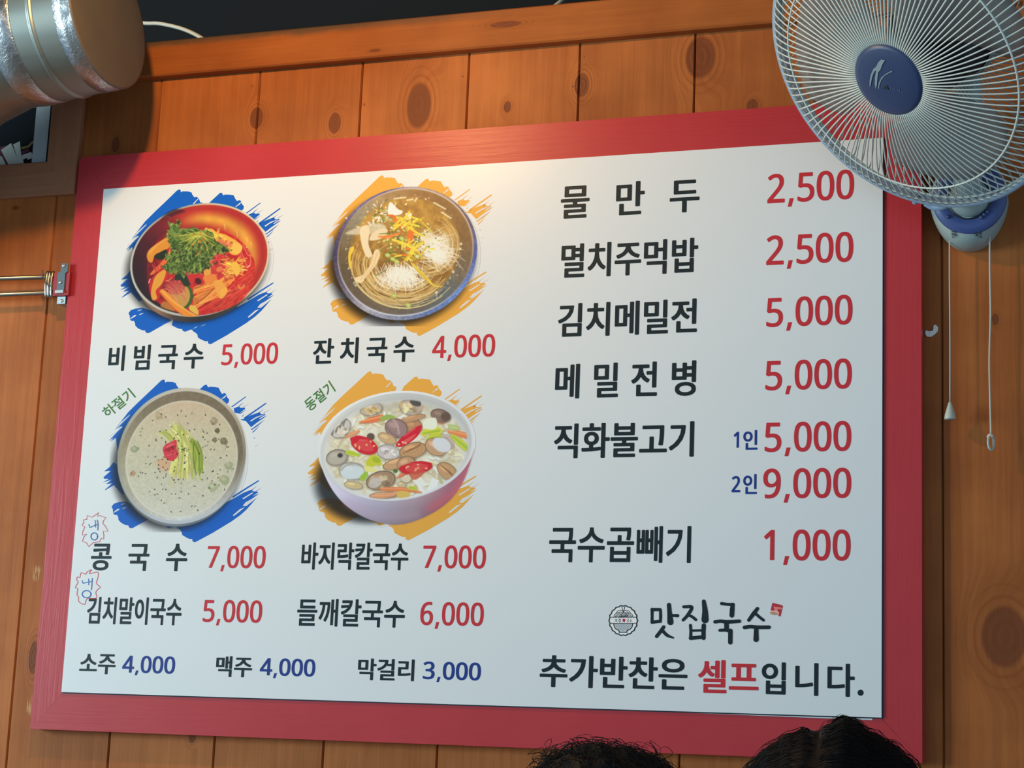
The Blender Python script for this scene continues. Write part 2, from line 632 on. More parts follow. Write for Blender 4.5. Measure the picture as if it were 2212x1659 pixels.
def fit_text(name, s, m, L, R, T, B, pitch=1.0, weight=(.024, .015), y=-0.0003, parent=None):
    """a line of lettering on the sheet between its left, right, top and bottom marks (photo pixels)"""
    x0, x1 = W(*L)[0], W(*R)[0]
    z1, z0 = W(*T)[2], W(*B)[2]
    v, f, core = string2d(s, pitch, weight)
    lo, hi = v[core].min(0), v[core].max(0)
    x = x0 + (v[:, 0] - lo[0]) / (hi[0] - lo[0]) * (x1 - x0)
    z = z0 + (v[:, 1] - lo[1]) / (hi[1] - lo[1]) * (z1 - z0)
    return obj(name, np.stack([x, y + string2d.depth, z], 1), f, m, parent or board)


CROP = {'A': (1140, 340, 2.514), 'B': (1140, 980, 2.444), 'C': (60, 1150, 2.127), 'D': (230, 380, 3.771), 'E': (660, 360, 3.607),
        'F': (140, 800, 3.19), 'G': (630, 780, 3.456)}


def cr(k, p):
    ox, oy, s = CROP[k]
    return (ox + p[0] / s, oy + p[1] / s)


TEXTS = [
    ('A', '물만두', 'k', (180, 240), (933, 212), (865, 112), (250, 332), 1.78),
    ('A', '멸치주먹밥', 'k', (182, 560), (925, 520), (860, 438), (240, 655), 1.0),
    ('A', '김치메밀전', 'k', (165, 880), (920, 850), (905, 766), (225, 976), 1.0),
    ('A', '메밀전병', 'k', (150, 1200), (915, 1170), (900, 1102), (275, 1309), 1.34),
    ('A', '직화불고기', 'k', (143, 1530), (904, 1500), (890, 1433), (240, 1634), 1.0),
    ('A', '2,500', 'r', (1302, 170), (1772, 150), (1730, 66), (1345, 250), 1),
    ('A', '2,500', 'r', (1296, 505), (1768, 490), (1720, 404), (1340, 586), 1),
    ('A', '5,000', 'r', (1296, 840), (1764, 830), (1715, 746), (1335, 922), 1),
    ('A', '5,000', 'r', (1291, 1180), (1760, 1175), (1715, 1092), (1330, 1266), 1),
    ('A', '5,000', 'r', (1287, 1520), (1757, 1515), (1710, 1431), (1325, 1601), 1),
    ('A', '1', 'n', (1118, 1530), (1147, 1530), (1140, 1490), (1140, 1577), 1),
    ('A', '인', 'n', (1170, 1530), (1248, 1530), (1240, 1480), (1210, 1588), 1),
    ('B', '9,000', 'r', (1243, 160), (1708, 155), (1660, 74), (1260, 237), 1),
    ('B', '2', 'n', (1077, 160), (1122, 160), (1100, 118), (1100, 204), 1),
    ('B', '인', 'n', (1137, 160), (1210, 158), (1200, 108), (1180, 213), 1),
    ('B', '국수곱빼기', 'k', (113, 480), (862, 480), (850, 382), (848, 577), 1.0),
    ('B', '1,000', 'r', (1247, 480), (1705, 480), (1660, 400), (1660, 566), 1),
    ('B', '추가반찬은', 'k', (64, 1150), (843, 1175), (140, 1064), (800, 1251), 1.0),
    ('B', '셀프', 'r', (899, 1170), (1219, 1190), (1030, 1090), (990, 1264), 1.0),
    ('B', '입니다', 'k', (1235, 1180), (1726, 1190), (1355, 1102), (1690, 1284), 1.13),
    ('C', '콩국수', 'k', (290, 125), (733, 115), (685, 52), (685, 178), 1.72),
    ('C', '7,000', 'r', (825, 115), (1093, 112), (1065, 62), (1065, 166), 1),
    ('C', '바지락칼국수', 'k', (1258, 110), (1749, 108), (1710, 47), (1690, 174), 1.0),
    ('C', '7,000', 'r', (1816, 112), (2105, 112), (2075, 60), (2075, 167), 1),
    ('C', '김치말이국수', 'k', (273, 360), (707, 365), (540, 299), (540, 425), 1.0),
    ('C', '5,000', 'r', (806, 362), (1077, 365), (1045, 312), (1045, 416), 1),
    ('C', '들깨칼국수', 'k', (1238, 370), (1733, 372), (1420, 306), (1690, 438), 1.0),
    ('C', '6,000', 'r', (1804, 375), (2095, 378), (2065, 322), (2065, 431), 1),
    ('C', '소주', 'k', (239, 600), (404, 605), (290, 558), (365, 652), 1.0),
    ('C', '4,000', 'n', (435, 610), (677, 610), (650, 570), (650, 650), 1),
    ('C', '맥주', 'k', (865, 615), (1031, 620), (930, 569), (985, 666), 1.0),
    ('C', '4,000', 'n', (1067, 620), (1321, 625), (1295, 582), (1295, 663), 1),
    ('C', '막걸리', 'k', (1517, 630), (1776, 635), (1765, 584), (1765, 684), 1.0),
    ('C', '3,000', 'n', (1816, 640), (2082, 642), (2055, 598), (2055, 681), 1),
    ('D', '비빔국수', 'k', (17, 1490), (791, 1462), (140, 1381), (125, 1588), 1.25),
    ('D', '5,000', 'r', (940, 1450), (1398, 1440), (1350, 1357), (1350, 1531), 1),
    ('E', '잔치국수', 'k', (59, 1440), (849, 1420), (185, 1338), (130, 1540), 1.24),
    ('E', '4,000', 'r', (989, 1400), (1477, 1390), (1430, 1304), (1430, 1481), 1),
]
INKS = {'k': M_ink, 'r': M_red, 'n': M_navy}
for k, s, c_, L, R_, T_, B_, pt in TEXTS:
    nm = 'price' if s[-1].isdigit() and len(s) > 1 else 'lettering'
    w = (.029, .0165) if nm != 'price' else ((.026, .014) if c_ == 'n' else (.021, .0115))
    if '빼' in s or '깨' in s:                  # crowded strokes stay open
        w = (.020, .0165)
    fit_text(nm, s, INKS[c_], cr(k, L), cr(k, R_), cr(k, T_), cr(k, B_), pt, w)


def disc_px(name, ctr, r, m, y=-0.0003, n=20):
    t = np.arange(n) * 2 * np.pi / n
    return flat_px(name, np.stack([ctr[0] + r * np.cos(t), ctr[1] + r * np.sin(t)], 1), m, board, y)


p = cr('B', (1757, 1262))
disc_px('lettering', p, 6.6, M_ink)


def slanted(s, m, bl, br, tl):
    """lettering set at a slant: its lower left, lower right and upper left corners in pixels"""
    a, b, c3 = W(*bl), W(*br), W(*tl)
    v, f, core = string2d(s, 1.0, (.012, .012))
    lo, hi = v.min(0), v.max(0)
    q = (v - lo) / (hi - lo)
    P = a + q[:, :1] * (b - a) + q[:, 1:] * (c3 - a)
    P[:, 1] = -0.0003 + string2d.depth
    return obj('lettering', P, f, m, board)


g = lambda ox, oy, p: (ox + p[0] / 16.59, oy + p[1] / 16.59)
slanted('하절기', M_green, g(200, 820, (560, 1410)), g(200, 820, (1560, 620)), g(200, 820, (290, 1080)))
slanted('동절기', M_green, g(640, 810, (480, 1340)), g(640, 810, (1420, 570)), g(640, 810, (240, 960)))


def ribbon_px(name, strokes, m, parent=None, y=-0.0005, closed=False, sm=6):
    """pen strokes: list of (points, width in pixels), flat on the sheet, one part"""
    V, F, n, Y = [], [], 0, []
    for si, (pts, w) in enumerate(strokes):
        n0 = n
        p = spline(pts, sm, closed) if len(pts) > 2 and sm else np.asarray(pts, float)
        ww = np.interp(np.linspace(0, 1, len(p)), np.linspace(0, 1, np.size(w)), np.atleast_1d(w)) if np.size(w) > 1 else np.full(len(p), float(w))
        tn = (np.roll(p, -1, 0) - np.roll(p, 1, 0)) if closed else np.gradient(p, axis=0)
        tn /= np.linalg.norm(tn, axis=1)[:, None] + 1e-9
        nr = np.stack([-tn[:, 1], tn[:, 0]], 1)
        a, b = p + nr * ww[:, None] / 2, p - nr * ww[:, None] / 2
        if not closed:                          # rounded ends
            t = np.linspace(-np.pi / 2, np.pi / 2, 7)
            for e, sg in ((0, -1), (-1, 1)):
                cap = p[e] + ww[e] / 2 * (np.cos(t)[:, None] * tn[e] * sg + np.sin(t)[:, None] * nr[e])
                V.append(cap)
                F.append(tuple(range(n, n + 7)))
                n += 7
        m_ = len(p)
        V += [a, b]
        for i in range(m_ if closed else m_ - 1):
            j = (i + 1) % m_
            F.append((n + i, n + j, n + m_ + j, n + m_ + i))
        n += 2 * m_
        Y.append(np.full(n - n0, y - si * 1.2e-5))
    q_ = onwall(np.concatenate(V), y)
    q_[:, 1] = np.concatenate(Y)               # strokes lie one over the other
    return obj(name, q_, F, m, parent or board)


h = lambda pts: [(150 + x / 7.217, 1090 + y_ / 7.213) for x, y_ in pts]
# hand written marks with red burst outlines
NOTE1 = [(455, 125), (355, 195), (275, 170), (268, 230), (210, 240), (225, 270), (195, 320), (238, 350), (205, 420), (198, 475), (272, 460), (225, 500),
         (198, 570), (265, 595), (298, 655), (372, 590), (470, 578), (495, 520), (530, 540), (535, 480), (522, 412), (600, 415), (560, 340), (518, 290), (530, 250), (570, 205), (470, 170), (432, 185)]
NOTE2 = [(340, 1015), (270, 1050), (250, 1085), (180, 1060), (160, 1135), (122, 1125), (112, 1180), (135, 1205), (90, 1290), (128, 1310), (115, 1400), (140, 1440), (140, 1500),
         (180, 1540), (240, 1550), (275, 1465), (420, 1455), (408, 1370), (440, 1320), (480, 1285), (420, 1230), (435, 1160), (450, 1100), (430, 1050), (310, 1078), (335, 1030)]
ribbon_px('burst_outline', [(h(NOTE1), 1.3)], M_rmark, closed=True, sm=0)
ribbon_px('burst_outline', [(h(NOTE2), 1.3)], M_rmark, closed=True, sm=3)


def ring_pts(cx, cy, rx, ry, n=18):
    t = np.arange(n + 1) * 2 * np.pi / n
    return [(cx + rx * math.cos(a), cy + ry * math.sin(a)) for a in t]


ribbon_px('handwritten_mark', [(h([(300, 308), (318, 352), (345, 345), (395, 322)]), 1.6), (h([(398, 245), (405, 300), (405, 352)]), 1.6), (h([(432, 240), (445, 310), (440, 395)]), 1.8),
                               (h([(395, 318), (440, 312)]), 1.5), (h(ring_pts(386, 495, 52, 55)), 2.0)], M_marker)
ribbon_px('handwritten_mark', [(h([(198, 1185), (212, 1225), (260, 1212), (300, 1205)]), 1.6), (h([(296, 1158), (300, 1200), (298, 1250)]), 1.6), (h([(355, 1150), (350, 1230), (342, 1325)]), 1.8),
                               (h([(300, 1205), (352, 1200)]), 1.5), (h(ring_pts(266, 1395, 68, 56)), 2.0)], M_marker)

# brushed shop name
u = lambda pts: [(1280 + x / 4.809, 1270 + y_ / 4.807) for x, y_ in pts]
BR = [([(618, 225), (700, 225)], 7.2), ([(618, 222), (618, 290), (617, 358)], [7, 6, 6.6]), ([(620, 356), (700, 345)], 7), ([(704, 226), (706, 290), (704, 350)], [6, 6.6, 6]),
      ([(793, 175), (800, 260), (808, 355)], [9, 10, 13.5]), ([(815, 285), (882, 288)], [6.2, 7.4]),
      ([(738, 405), (706, 450), (665, 503)], [7.5, 7.5, 7.5]), ([(722, 440), (775, 492), (838, 518)], [7.5, 7.0, 3.5]),
      ([(946, 196), (1030, 200), (985, 285), (940, 333)], [6.4, 7.5, 7, 6.4]), ([(1000, 285), (1035, 300), (1072, 330)], [6, 6, 6.4]),
      ([(1155, 140), (1168, 240), (1168, 330)], [8.5, 12, 15.5]),
      ([(1016, 388), (1020, 450), (1018, 525)], [6.5, 6, 7]), ([(1155, 390), (1152, 450), (1152, 520)], [9.5, 9, 9]), ([(1025, 443), (1150, 440)], 5.2), ([(1018, 522), (1155, 508)], 8),
      ([(1340, 162), (1400, 170), (1460, 172)], [7, 6.5, 7]), ([(1456, 172), (1450, 220), (1446, 285)], [8, 10, 10]),
      ([(1272, 352), (1330, 345), (1400, 352), (1525, 345)], [7.6, 7.5, 8.5, 7.6]), ([(1390, 355), (1392, 425)], [10, 10]), ([(1322, 440), (1380, 438), (1425, 448)], [6.6, 7, 8]), ([(1432, 445), (1430, 565)], [9.5, 9.5]),
      ([(1712, 215), (1670, 270), (1622, 335)], [7.4, 8.8, 7]), ([(1695, 268), (1730, 300), (1775, 335)], [6, 6, 6]),
      ([(1578, 410), (1640, 402), (1720, 408), (1832, 408)], [8, 8, 8, 8]), ([(1700, 410), (1698, 535)], [9, 11.5])]
ribbon_px('brushed_lettering', [(u(a), b) for a, b in BR], M_ink, sm=5)

# red seal
M_seal = print_mat('seal_red_ink', ink((150, 46, 58), (178, 195, 203)))
M_sealp = print_mat('seal_pale_ink', ink((196, 172, 162), (178, 195, 203)))
M_sealb = print_mat('seal_brown_ink', ink((160, 125, 112), (178, 195, 203)))
e = lambda pts: [(1640 + x / 30.16, 1290 + y_ / 30.16) for x, y_ in pts]
seal = flat_px('seal_mark', e([(860, 360), (1480, 515), (1545, 590), (1390, 1245), (1245, 1235), (1290, 1010), (1190, 900), (735, 860)]), M_seal, board, -0.0003)
flat_px('seal_print', e([(940, 610), (1490, 690), (1480, 790), (1215, 755), (1190, 900), (990, 870), (1010, 750), (950, 720)]), print_mat('seal_pink_ink', ink((190, 118, 116), (178, 195, 203))), seal, -0.0004)
t_ = np.linspace(0, 2 * np.pi, 21)[:-1]
flat_px('seal_print', e([(985 + 305 * math.cos(a), 1020 + 150 * math.sin(a) + 25 * math.cos(a)) for a in t_]), M_sealp, seal, -0.00045)
flat_px('seal_print', e([(960 + 262 * math.cos(a), 1050 + 108 * math.sin(a) + 30 * math.cos(a)) for a in t_]), M_sealb, seal, -0.0005)

# round bowl emblem
M_emw = print_mat('emblem_pale_print', ink((205, 216, 220), (188, 203, 209)))
M_emg = print_mat('emblem_grey_print', ink((150, 166, 174), (188, 203, 209)))
q = lambda pts: [(1300 + x / 20.74, 1300 + y_ / 20.74) for x, y_ in pts]
emb = flat_px('emblem', q([(960 + 600 * math.cos(a), 838 + 640 * math.sin(a)) for a in np.linspace(0, 2 * np.pi, 49)[:-1]]), M_emw, board, -0.00025)
ribbon_px('emblem_line', [(q([(960 + (625 + 17 * math.cos(18 * a)) * math.cos(a), 838 + (660 + 17 * math.cos(18 * a)) * math.sin(a)) for a in np.linspace(0, 2 * np.pi, 145)[:-1]]), 2.3)], M_ink, emb, y=-0.0004, closed=True, sm=0)
flat_px('emblem_bowl', q([(590, 985)] + [(955 + 370 * math.cos(a), 985 + 320 * math.sin(a)) for a in np.linspace(math.pi, 0, 20)]), M_emg, emb, -0.00035)


def arcs(cx, cy, radii, a0=180, a1=360):
    return [(q([(cx + r * math.cos(math.radians(a)), cy + r * math.sin(math.radians(a))) for a in np.linspace(a0, a1, 14)]), 1.25) for r in radii]


LN = []
LN += arcs(820, 560, (180, 105), 195, 330) + arcs(1105, 560, (180, 105), 205, 345)
LN += arcs(720, 680, (180, 110, 55)) + arcs(1210, 680, (180, 110, 55)) + arcs(980, 690, (180, 115, 70, 30))
LN += [(q([(885, 225), (960, 460)]), 1.3), (q([(1035, 225), (955, 480)]), 1.3)]
LN += [(q([(410 + i * 56, 690 + 12 * (-1) ** i) for i in range(21)]), 1.2), (q([(400 + i * 56, 965 + 12 * (-1) ** i) for i in range(21)]), 1.3)]
LN += [(q([(530, 975), (560, 1110), (640, 1220), (760, 1285), (785, 1370)]), 1.9), (q([(1380, 980), (1350, 1110), (1270, 1220), (1140, 1285), (1115, 1370)]), 1.9), (q([(780, 1358), (1120, 1358)]), 1.7)]
ribbon_px('emblem_line', LN, M_ink, emb, y=-0.0004, sm=3)
flat_px('emblem_seal', q([(935, 755), (1060, 775), (1035, 905), (925, 885)]), M_seal, emb, -0.0004)
for ch, xa, xb, ya, yb in (('맛', 590, 700, 770, 895), ('집', 745, 845, 750, 905), ('국', 1115, 1205, 750, 915), ('수', 1240, 1345, 775, 910)):
    fit_text('emblem_lettering', ch, M_ink, q([(xa, 830)])[0], q([(xb, 830)])[0], q([(650, ya)])[0], q([(650, yb)])[0], 1, (.01, .01), y=-0.0004, parent=emb)

# ------------------------------------------------------------------ printed dish pictures
def lin01(a):
    return np.where(a <= 0.04045, a / 12.92, ((np.clip(a, 0, 1) + 0.055) / 1.055) ** 2.4)


class Canvas:
    """small painting surface in photo pixels; the finished picture becomes the print colour of a flat mesh"""

    def __init__(s, x0, y0, x1, y1, T, white, seed, ss=2):
        s.x0, s.y0, s.ss, s.T, s.white = x0, y0, ss, T, np.array(white, float)
        s.w, s.h = (x1 - x0) * ss, (y1 - y0) * ss
        s.img = np.ones((s.h, s.w, 3)) * s.white
        s.keep = np.zeros((s.h, s.w))
        s.r = np.random.default_rng(seed)
        s.clip = None

    def tr(s, p):                               # crop units -> canvas cells
        p = np.atleast_2d(np.asarray(p, float))
        ox, oy, sc = s.T
        return np.stack([(ox + p[:, 0] / sc - s.x0) * s.ss, (oy + p[:, 1] / sc - s.y0) * s.ss], 1)

    def k(s):
        return s.ss / s.T[2]

    def noise(s, cell, seed=0):
        r = np.random.default_rng(seed + 11)
        n = max(2, int(max(s.w, s.h) / cell) + 3)
        g = r.random((n, n))
        yy, xx = np.mgrid[0:s.h, 0:s.w] / cell
        i, j = xx.astype(int), yy.astype(int)
        fx, fy = xx - i, yy - j
        fx, fy = fx * fx * (3 - 2 * fx), fy * fy * (3 - 2 * fy)
        a = g[j, i] * (1 - fx) + g[j, i + 1] * fx
        b = g[j + 1, i] * (1 - fx) + g[j + 1, i + 1] * fx
        return a * (1 - fy) + b * fy

    def blend(s, m, col, box=None, shadow=False):
        y0, y1, x0, x1 = box if box else (0, s.h, 0, s.w)
        if s.clip is not None:
            m = m * s.clip[y0:y1, x0:x1]
        im = s.img[y0:y1, x0:x1]
        c_ = np.asarray(col, float)
        if shadow:
            im *= 1 - m[..., None] * (1 - c_ / 255.0)
        else:
            im += m[..., None] * (c_ - im)

    def box(s, p, pad):
        x0, y0 = np.floor(p.min(0) - pad).astype(int)
        x1, y1 = np.ceil(p.max(0) + pad).astype(int) + 1
        return max(0, y0), min(s.h, y1), max(0, x0), min(s.w, x1)

    def poly_mask(s, pts, soft=1.0, sm=0):
        p = s.tr(spline(pts, sm, True) if sm else pts)
        b = s.box(p, soft + 2)
        if b[1] <= b[0] or b[3] <= b[2]:
            return None, b
        yy, xx = np.mgrid[b[0]:b[1], b[2]:b[3]] + 0.5
        ins = np.zeros(xx.shape, bool)
        d2 = np.full(xx.shape, 1e9)
        for a, c_ in zip(p, np.roll(p, -1, 0)):
            if abs(c_[1] - a[1]) > 1e-9:
                cross = ((a[1] > yy) != (c_[1] > yy)) & (xx < (c_[0] - a[0]) * (yy - a[1]) / (c_[1] - a[1]) + a[0])
                ins ^= cross
            e_ = c_ - a
            t = np.clip(((xx - a[0]) * e_[0] + (yy - a[1]) * e_[1]) / (e_ @ e_ + 1e-9), 0, 1)
            d2 = np.minimum(d2, (xx - a[0] - t * e_[0]) ** 2 + (yy - a[1] - t * e_[1]) ** 2)
        sd = np.where(ins, -1, 1) * np.sqrt(d2)
        return np.clip(0.5 - sd / (2 * soft), 0, 1), b

    def poly(s, pts, col, soft=1.0, sm=0, a=1.0, shadow=False):
        m, b = s.poly_mask(pts, soft, sm)
        if m is None:
            return
        if isinstance(col, np.ndarray) and col.ndim == 3:
            col = col[b[0]:b[1], b[2]:b[3]]
        s.blend(m * a, col, b, shadow)

    def line(s, pts, w, col, soft=0.8, sm=5, a=1.0):
        p = s.tr(spline(pts, sm) if sm and len(pts) > 2 else pts)
        hw = np.interp(np.linspace(0, 1, len(p)), np.linspace(0, 1, max(2, np.size(w))), np.atleast_1d(w) if np.size(w) > 1 else [w, w]) * s.k() / 2
        b = s.box(p, hw.max() + soft + 2)
        if b[1] <= b[0] or b[3] <= b[2]:
            return
        yy, xx = np.mgrid[b[0]:b[1], b[2]:b[3]] + 0.5
        sd = np.full(xx.shape, 1e9)
        for i in range(len(p) - 1):
            a_, e_ = p[i], p[i + 1] - p[i]
            t = np.clip(((xx - a_[0]) * e_[0] + (yy - a_[1]) * e_[1]) / (e_ @ e_ + 1e-9), 0, 1)
            d = np.sqrt((xx - a_[0] - t * e_[0]) ** 2 + (yy - a_[1] - t * e_[1]) ** 2) - (hw[i] + t * (hw[i + 1] - hw[i]))
            sd = np.minimum(sd, d)
        s.blend(np.clip(0.5 - sd / (2 * soft), 0, 1) * a, col, b)

    def q(s, e):                                # elliptic distance field, e = cx, cy, X, Y, lean
        cx, cy, X, Y, c_ = e
        k_ = s.T[2] / s.ss
        yy, xx = np.mgrid[0:s.h, 0:s.w] + 0.5
        px = (s.x0 + xx / s.ss - s.T[0]) * s.T[2] - cx
        py = (s.y0 + yy / s.ss - s.T[1]) * s.T[2] - cy
        det = X * X * Y * Y - c_ * c_
        return np.sqrt(np.maximum(0, (Y * Y * px * px - 2 * c_ * px * py + X * X * py * py) / det)), px, py

    def ell(s, e, col, soft=1.0, a=1.0, shadow=False):
        d, _, _ = s.q(e)
        r = min(e[2], e[3]) * s.k()
        m = np.clip(0.5 - (d - 1) * r / (2 * soft), 0, 1) * a
        s.blend(m, col, None, shadow)
        return m

    def blob(s, cx, cy, rx, ry, ang, col, soft=1.0, a=1.0, wob=0.0):
        t = np.linspace(0, 2 * np.pi, 18)[:-1]
        rr = 1 + wob * s.r.normal(size=len(t))
        c_, n_ = math.cos(math.radians(ang)), math.sin(math.radians(ang))
        u_, v_ = rx * rr * np.cos(t), ry * rr * np.sin(t)
        s.poly(np.stack([cx + u_ * c_ - v_ * n_, cy + u_ * n_ + v_ * c_], 1), col, soft, 3 if wob else 2, a)

    def jit(s, col, d):
        return np.clip(np.asarray(col, float) * (1 + s.r.normal() * d) + s.r.normal(size=3) * d * 40, 0, 255)

    def mesh(s, name, m, parent, y):
        im = s.img.reshape(s.h // s.ss, s.ss, s.w // s.ss, s.ss, 3).mean((1, 3))
        kp = s.keep.reshape(s.h // s.ss, s.ss, s.w // s.ss, s.ss).mean((1, 3))
        h_, w_ = kp.shape
        yy, xx = np.mgrid[0:h_, 0:w_]
        P = onwall(np.stack([s.x0 + xx.ravel() + 0.5, s.y0 + yy.ravel() + 0.5], 1), y)
        alb = PANEL * lin01(im / 255.0) / s2l(s.white)
        idx = np.arange(h_ * w_).reshape(h_, w_)
        f = np.stack([idx[1:, :-1], idx[1:, 1:], idx[:-1, 1:], idx[:-1, :-1]], -1)
        k_ = (kp[1:, :-1] + kp[1:, 1:] + kp[:-1, 1:] + kp[:-1, :-1]) / 4 > 0.02
        f = f[k_].reshape(-1, 4)
        used = np.unique(f)
        re = np.full(h_ * w_, -1)
        re[used] = np.arange(len(used))
        o = obj(name, P[used], re[f].tolist(), m, parent)
        ca = o.data.color_attributes.new('Col', 'FLOAT_COLOR', 'POINT')
        rgba = np.ones((len(used), 4))
        rgba[:, :3] = np.clip(alb.reshape(-1, 3)[used], 0.004, 0.9)
        ca.data.foreach_set('color', rgba.ravel())
        return o


# brush strokes: one template traced from the first picture, in its pixels
def b1(p): return [(250 + x / 8.295, 390 + y_ / 8.295) for x, y_ in p]
def b2(p): return [(430 + x / 8.295, 390 + y_ / 8.295) for x, y_ in p]
def b3(p): return [(250 + x / 8.295, 560 + y_ / 8.295) for x, y_ in p]
def b4(p): return [(430 + x / 8.295, 560 + y_ / 8.295) for x, y_ in p]


BRUSH = [
    [b1([(1095, 180), (1125, 163), (1150, 158), (1163, 180), (1170, 210), (1200, 193), (1300, 195), (1358, 213), (1370, 250), (1410, 303), (1450, 290), (1480, 318), (1500, 345), (1512, 388), (1560, 400), (1500, 700), (900, 1500), (330, 1400),
         (300, 1190), (205, 1268), (260, 1190), (175, 1250), (380, 1030), (200, 1175), (385, 985), (285, 1055), (350, 960), (420, 870), (520, 740), (700, 560), (900, 370)])],
    [b2([(185, 395), (370, 225), (410, 219), (430, 265), (470, 250), (560, 255), (620, 265), (645, 320), (680, 370), (715, 350), (750, 365), (755, 395), (775, 430), (805, 462), (795, 510), (765, 535), (600, 700), (100, 600)])],
    [b2([(840, 580), (1090, 398), (1105, 405), (860, 588)]), b2([(885, 610), (980, 567), (1000, 595), (1085, 590), (1085, 610), (985, 690), (1115, 620), (1000, 700), (900, 680)]), b2([(975, 560), (1070, 493), (985, 568)]),
     b2([(1045, 582), (1165, 511), (1050, 586)]), b2([(1028, 742), (1072, 690), (1040, 745)])],
    [b2([(1060, 765), (1440, 497), (1458, 492), (1455, 511), (1085, 780)]),
     b2([(1075, 778), (1180, 718), (1340, 658), (1362, 690), (1438, 685), (1442, 700), (1330, 770), (1470, 715), (1290, 840), (1190, 920), (1100, 820), (1000, 800)]),
     b2([(1190, 950), (1300, 880), (1432, 782), (1310, 895), (1200, 970)]), b2([(1210, 1005), (1338, 893), (1290, 950), (1222, 1015)]), b2([(1315, 678), (1425, 588), (1325, 684)]), b2([(1405, 668), (1522, 607), (1410, 673)]),
     b2([(1238, 1100), (1262, 1098), (1245, 1118)]), b2([(1262, 1247), (1322, 1213), (1266, 1251)]), b2([(1260, 1322), (1274, 1325), (1262, 1330)])],
    [b4([(860, 715), (1100, 555), (1325, 413), (1335, 430), (1100, 585), (880, 735)]),
     b4([(700, 850), (980, 690), (1060, 640), (1200, 583), (1225, 610), (1312, 612), (1312, 630), (1215, 695), (1345, 640), (1230, 722), (1110, 800), (1060, 872), (1110, 868), (1300, 712), (1230, 790), (1205, 822), (1110, 930), (1000, 1030), (850, 1140), (700, 1235),
         (500, 1360), (250, 1500), (200, 1525), (160, 1505), (160, 1468), (110, 1470), (50, 1445), (-20, 1405), (-30, 1350), (-70, 1310), (-100, 1300), (-123, 1265), (-150, 1260), (-250, 1300), (-298, 1280), (-303, 1250), (-345, 1250), (-423, 1220), (-493, 1180), (-400, 900)]),
     b4([(1195, 590), (1300, 510), (1205, 596)]), b4([(1270, 605), (1392, 533), (1278, 610)])],
    [b3([(228, 965), (270, 912), (350, 885), (480, 870), (900, 1000), (1000, 1100), (890, 1155), (600, 1320), (560, 1325), (530, 1300), (525, 1275), (480, 1275), (400, 1240), (352, 1192), (345, 1140), (320, 1100), (290, 1110), (255, 1080), (250, 1010)])],
    [b3([(95, 365), (200, 280), (260, 200), (400, 300), (520, 700), (420, 760), (270, 595), (116, 687), (112, 678), (240, 565), (128, 582), (235, 500), (75, 557), (180, 490), (98, 492), (82, 468), (215, 350)])],
]
SLITS = [b1([(555, 775), (540, 805), (400, 945), (295, 1050), (380, 930), (480, 840)]), b1([(395, 990), (300, 1060), (215, 1165), (330, 1080), (420, 1000)]),
         b2([(650, 470), (745, 385), (752, 400), (720, 438), (685, 452), (668, 477)]), b1([(1385, 410), (1470, 325), (1480, 335), (1440, 375), (1410, 415)]),
         b2([(1172, 812), (1280, 740), (1422, 692), (1405, 705), (1270, 770), (1190, 826)]), b2([(1330, 772), (1400, 720), (1470, 700), (1345, 778)]),
         b2([(1195, 935), (1300, 850), (1430, 778), (1300, 875), (1205, 950)]),
         b4([(872, 1035), (1000, 922), (1085, 888), (965, 990), (890, 1048)]), b4([(1038, 740), (1210, 630), (1235, 636), (1060, 752)]), b4([(1042, 870), (1100, 800), (1230, 732), (1110, 850)]),
         b4([(810, 775), (990, 665), (1070, 630), (960, 695), (830, 778)]), b3([(258, 1062), (335, 1000), (375, 998), (350, 1025), (270, 1070)]), b3([(388, 930), (410, 908), (475, 895), (460, 912)]), b3([(408, 1003), (440, 975), (498, 960), (480, 980)]),
         b3([(1375, 1250), (1470, 1195), (1440, 1225)]), b3([(1520, 1200), (1610, 1160), (1590, 1180)])]
B0 = W(388.3, 409.7)


def brush(name, m, mw, land, parent):
    """strokes of one picture; land is where the tip of its first stroke sits"""
    dv = W(*land) - B0
    for grp in BRUSH:
        V, F, n = [], [], 0
        for p in grp:
            q_ = onwall(p, -0.00012) + dv
            V.append(q_)
            F.append(tuple(range(n, n + len(p))))
            n += len(p)
        obj(name, np.concatenate(V), F, m, parent)
    V, F, n = [], [], 0
    for p in SLITS:
        q_ = onwall(p, -0.0002) + dv
        V.append(q_)
        F.append(tuple(range(n, n + len(p))))
        n += len(p)
    obj('bristle_gap', np.concatenate(V), F, mw, parent)['kind'] = 'stuff'
    # the same strokes in pixels for the picture's own background
    def pix(p):
        q_ = onwall(p) + dv
        r_ = (q_ - CAM) @ ROT
        return np.stack([PXC[0] + FPX * r_[:, 0] / -r_[:, 2], PXC[1] - FPX * r_[:, 1] / -r_[:, 2]], 1)
    return [pix(p) for grp in BRUSH for p in grp], [pix(p) for p in SLITS]


def under(cv, strokes, slits, col):
    T, cv.T = cv.T, (0, 0, 1.0)
    for p in strokes:
        cv.poly(p, col, 1.0)
    for p in slits:
        cv.poly(p, cv.white, 1.0)
    cv.T = T


M_blue = print_mat('brush_blue_ink', ink((16, 92, 178), (228, 222, 212)))
M_orange = print_mat('brush_orange_ink', ink((228, 160, 62), (220, 214, 204)))
M_slit = print_mat('bristle_gap_white', (PANEL * .93, PANEL * .93, PANEL * .96))
M_pic = attr_mat('dish_photo_print')


def srgb_of(alb, white):
    l_ = np.asarray(alb) / PANEL * s2l(white)
    return 255 * np.where(l_ <= 0.0031308, 12.92 * l_, 1.055 * np.power(np.maximum(l_, 1e-9), 1 / 2.4) - 0.055)


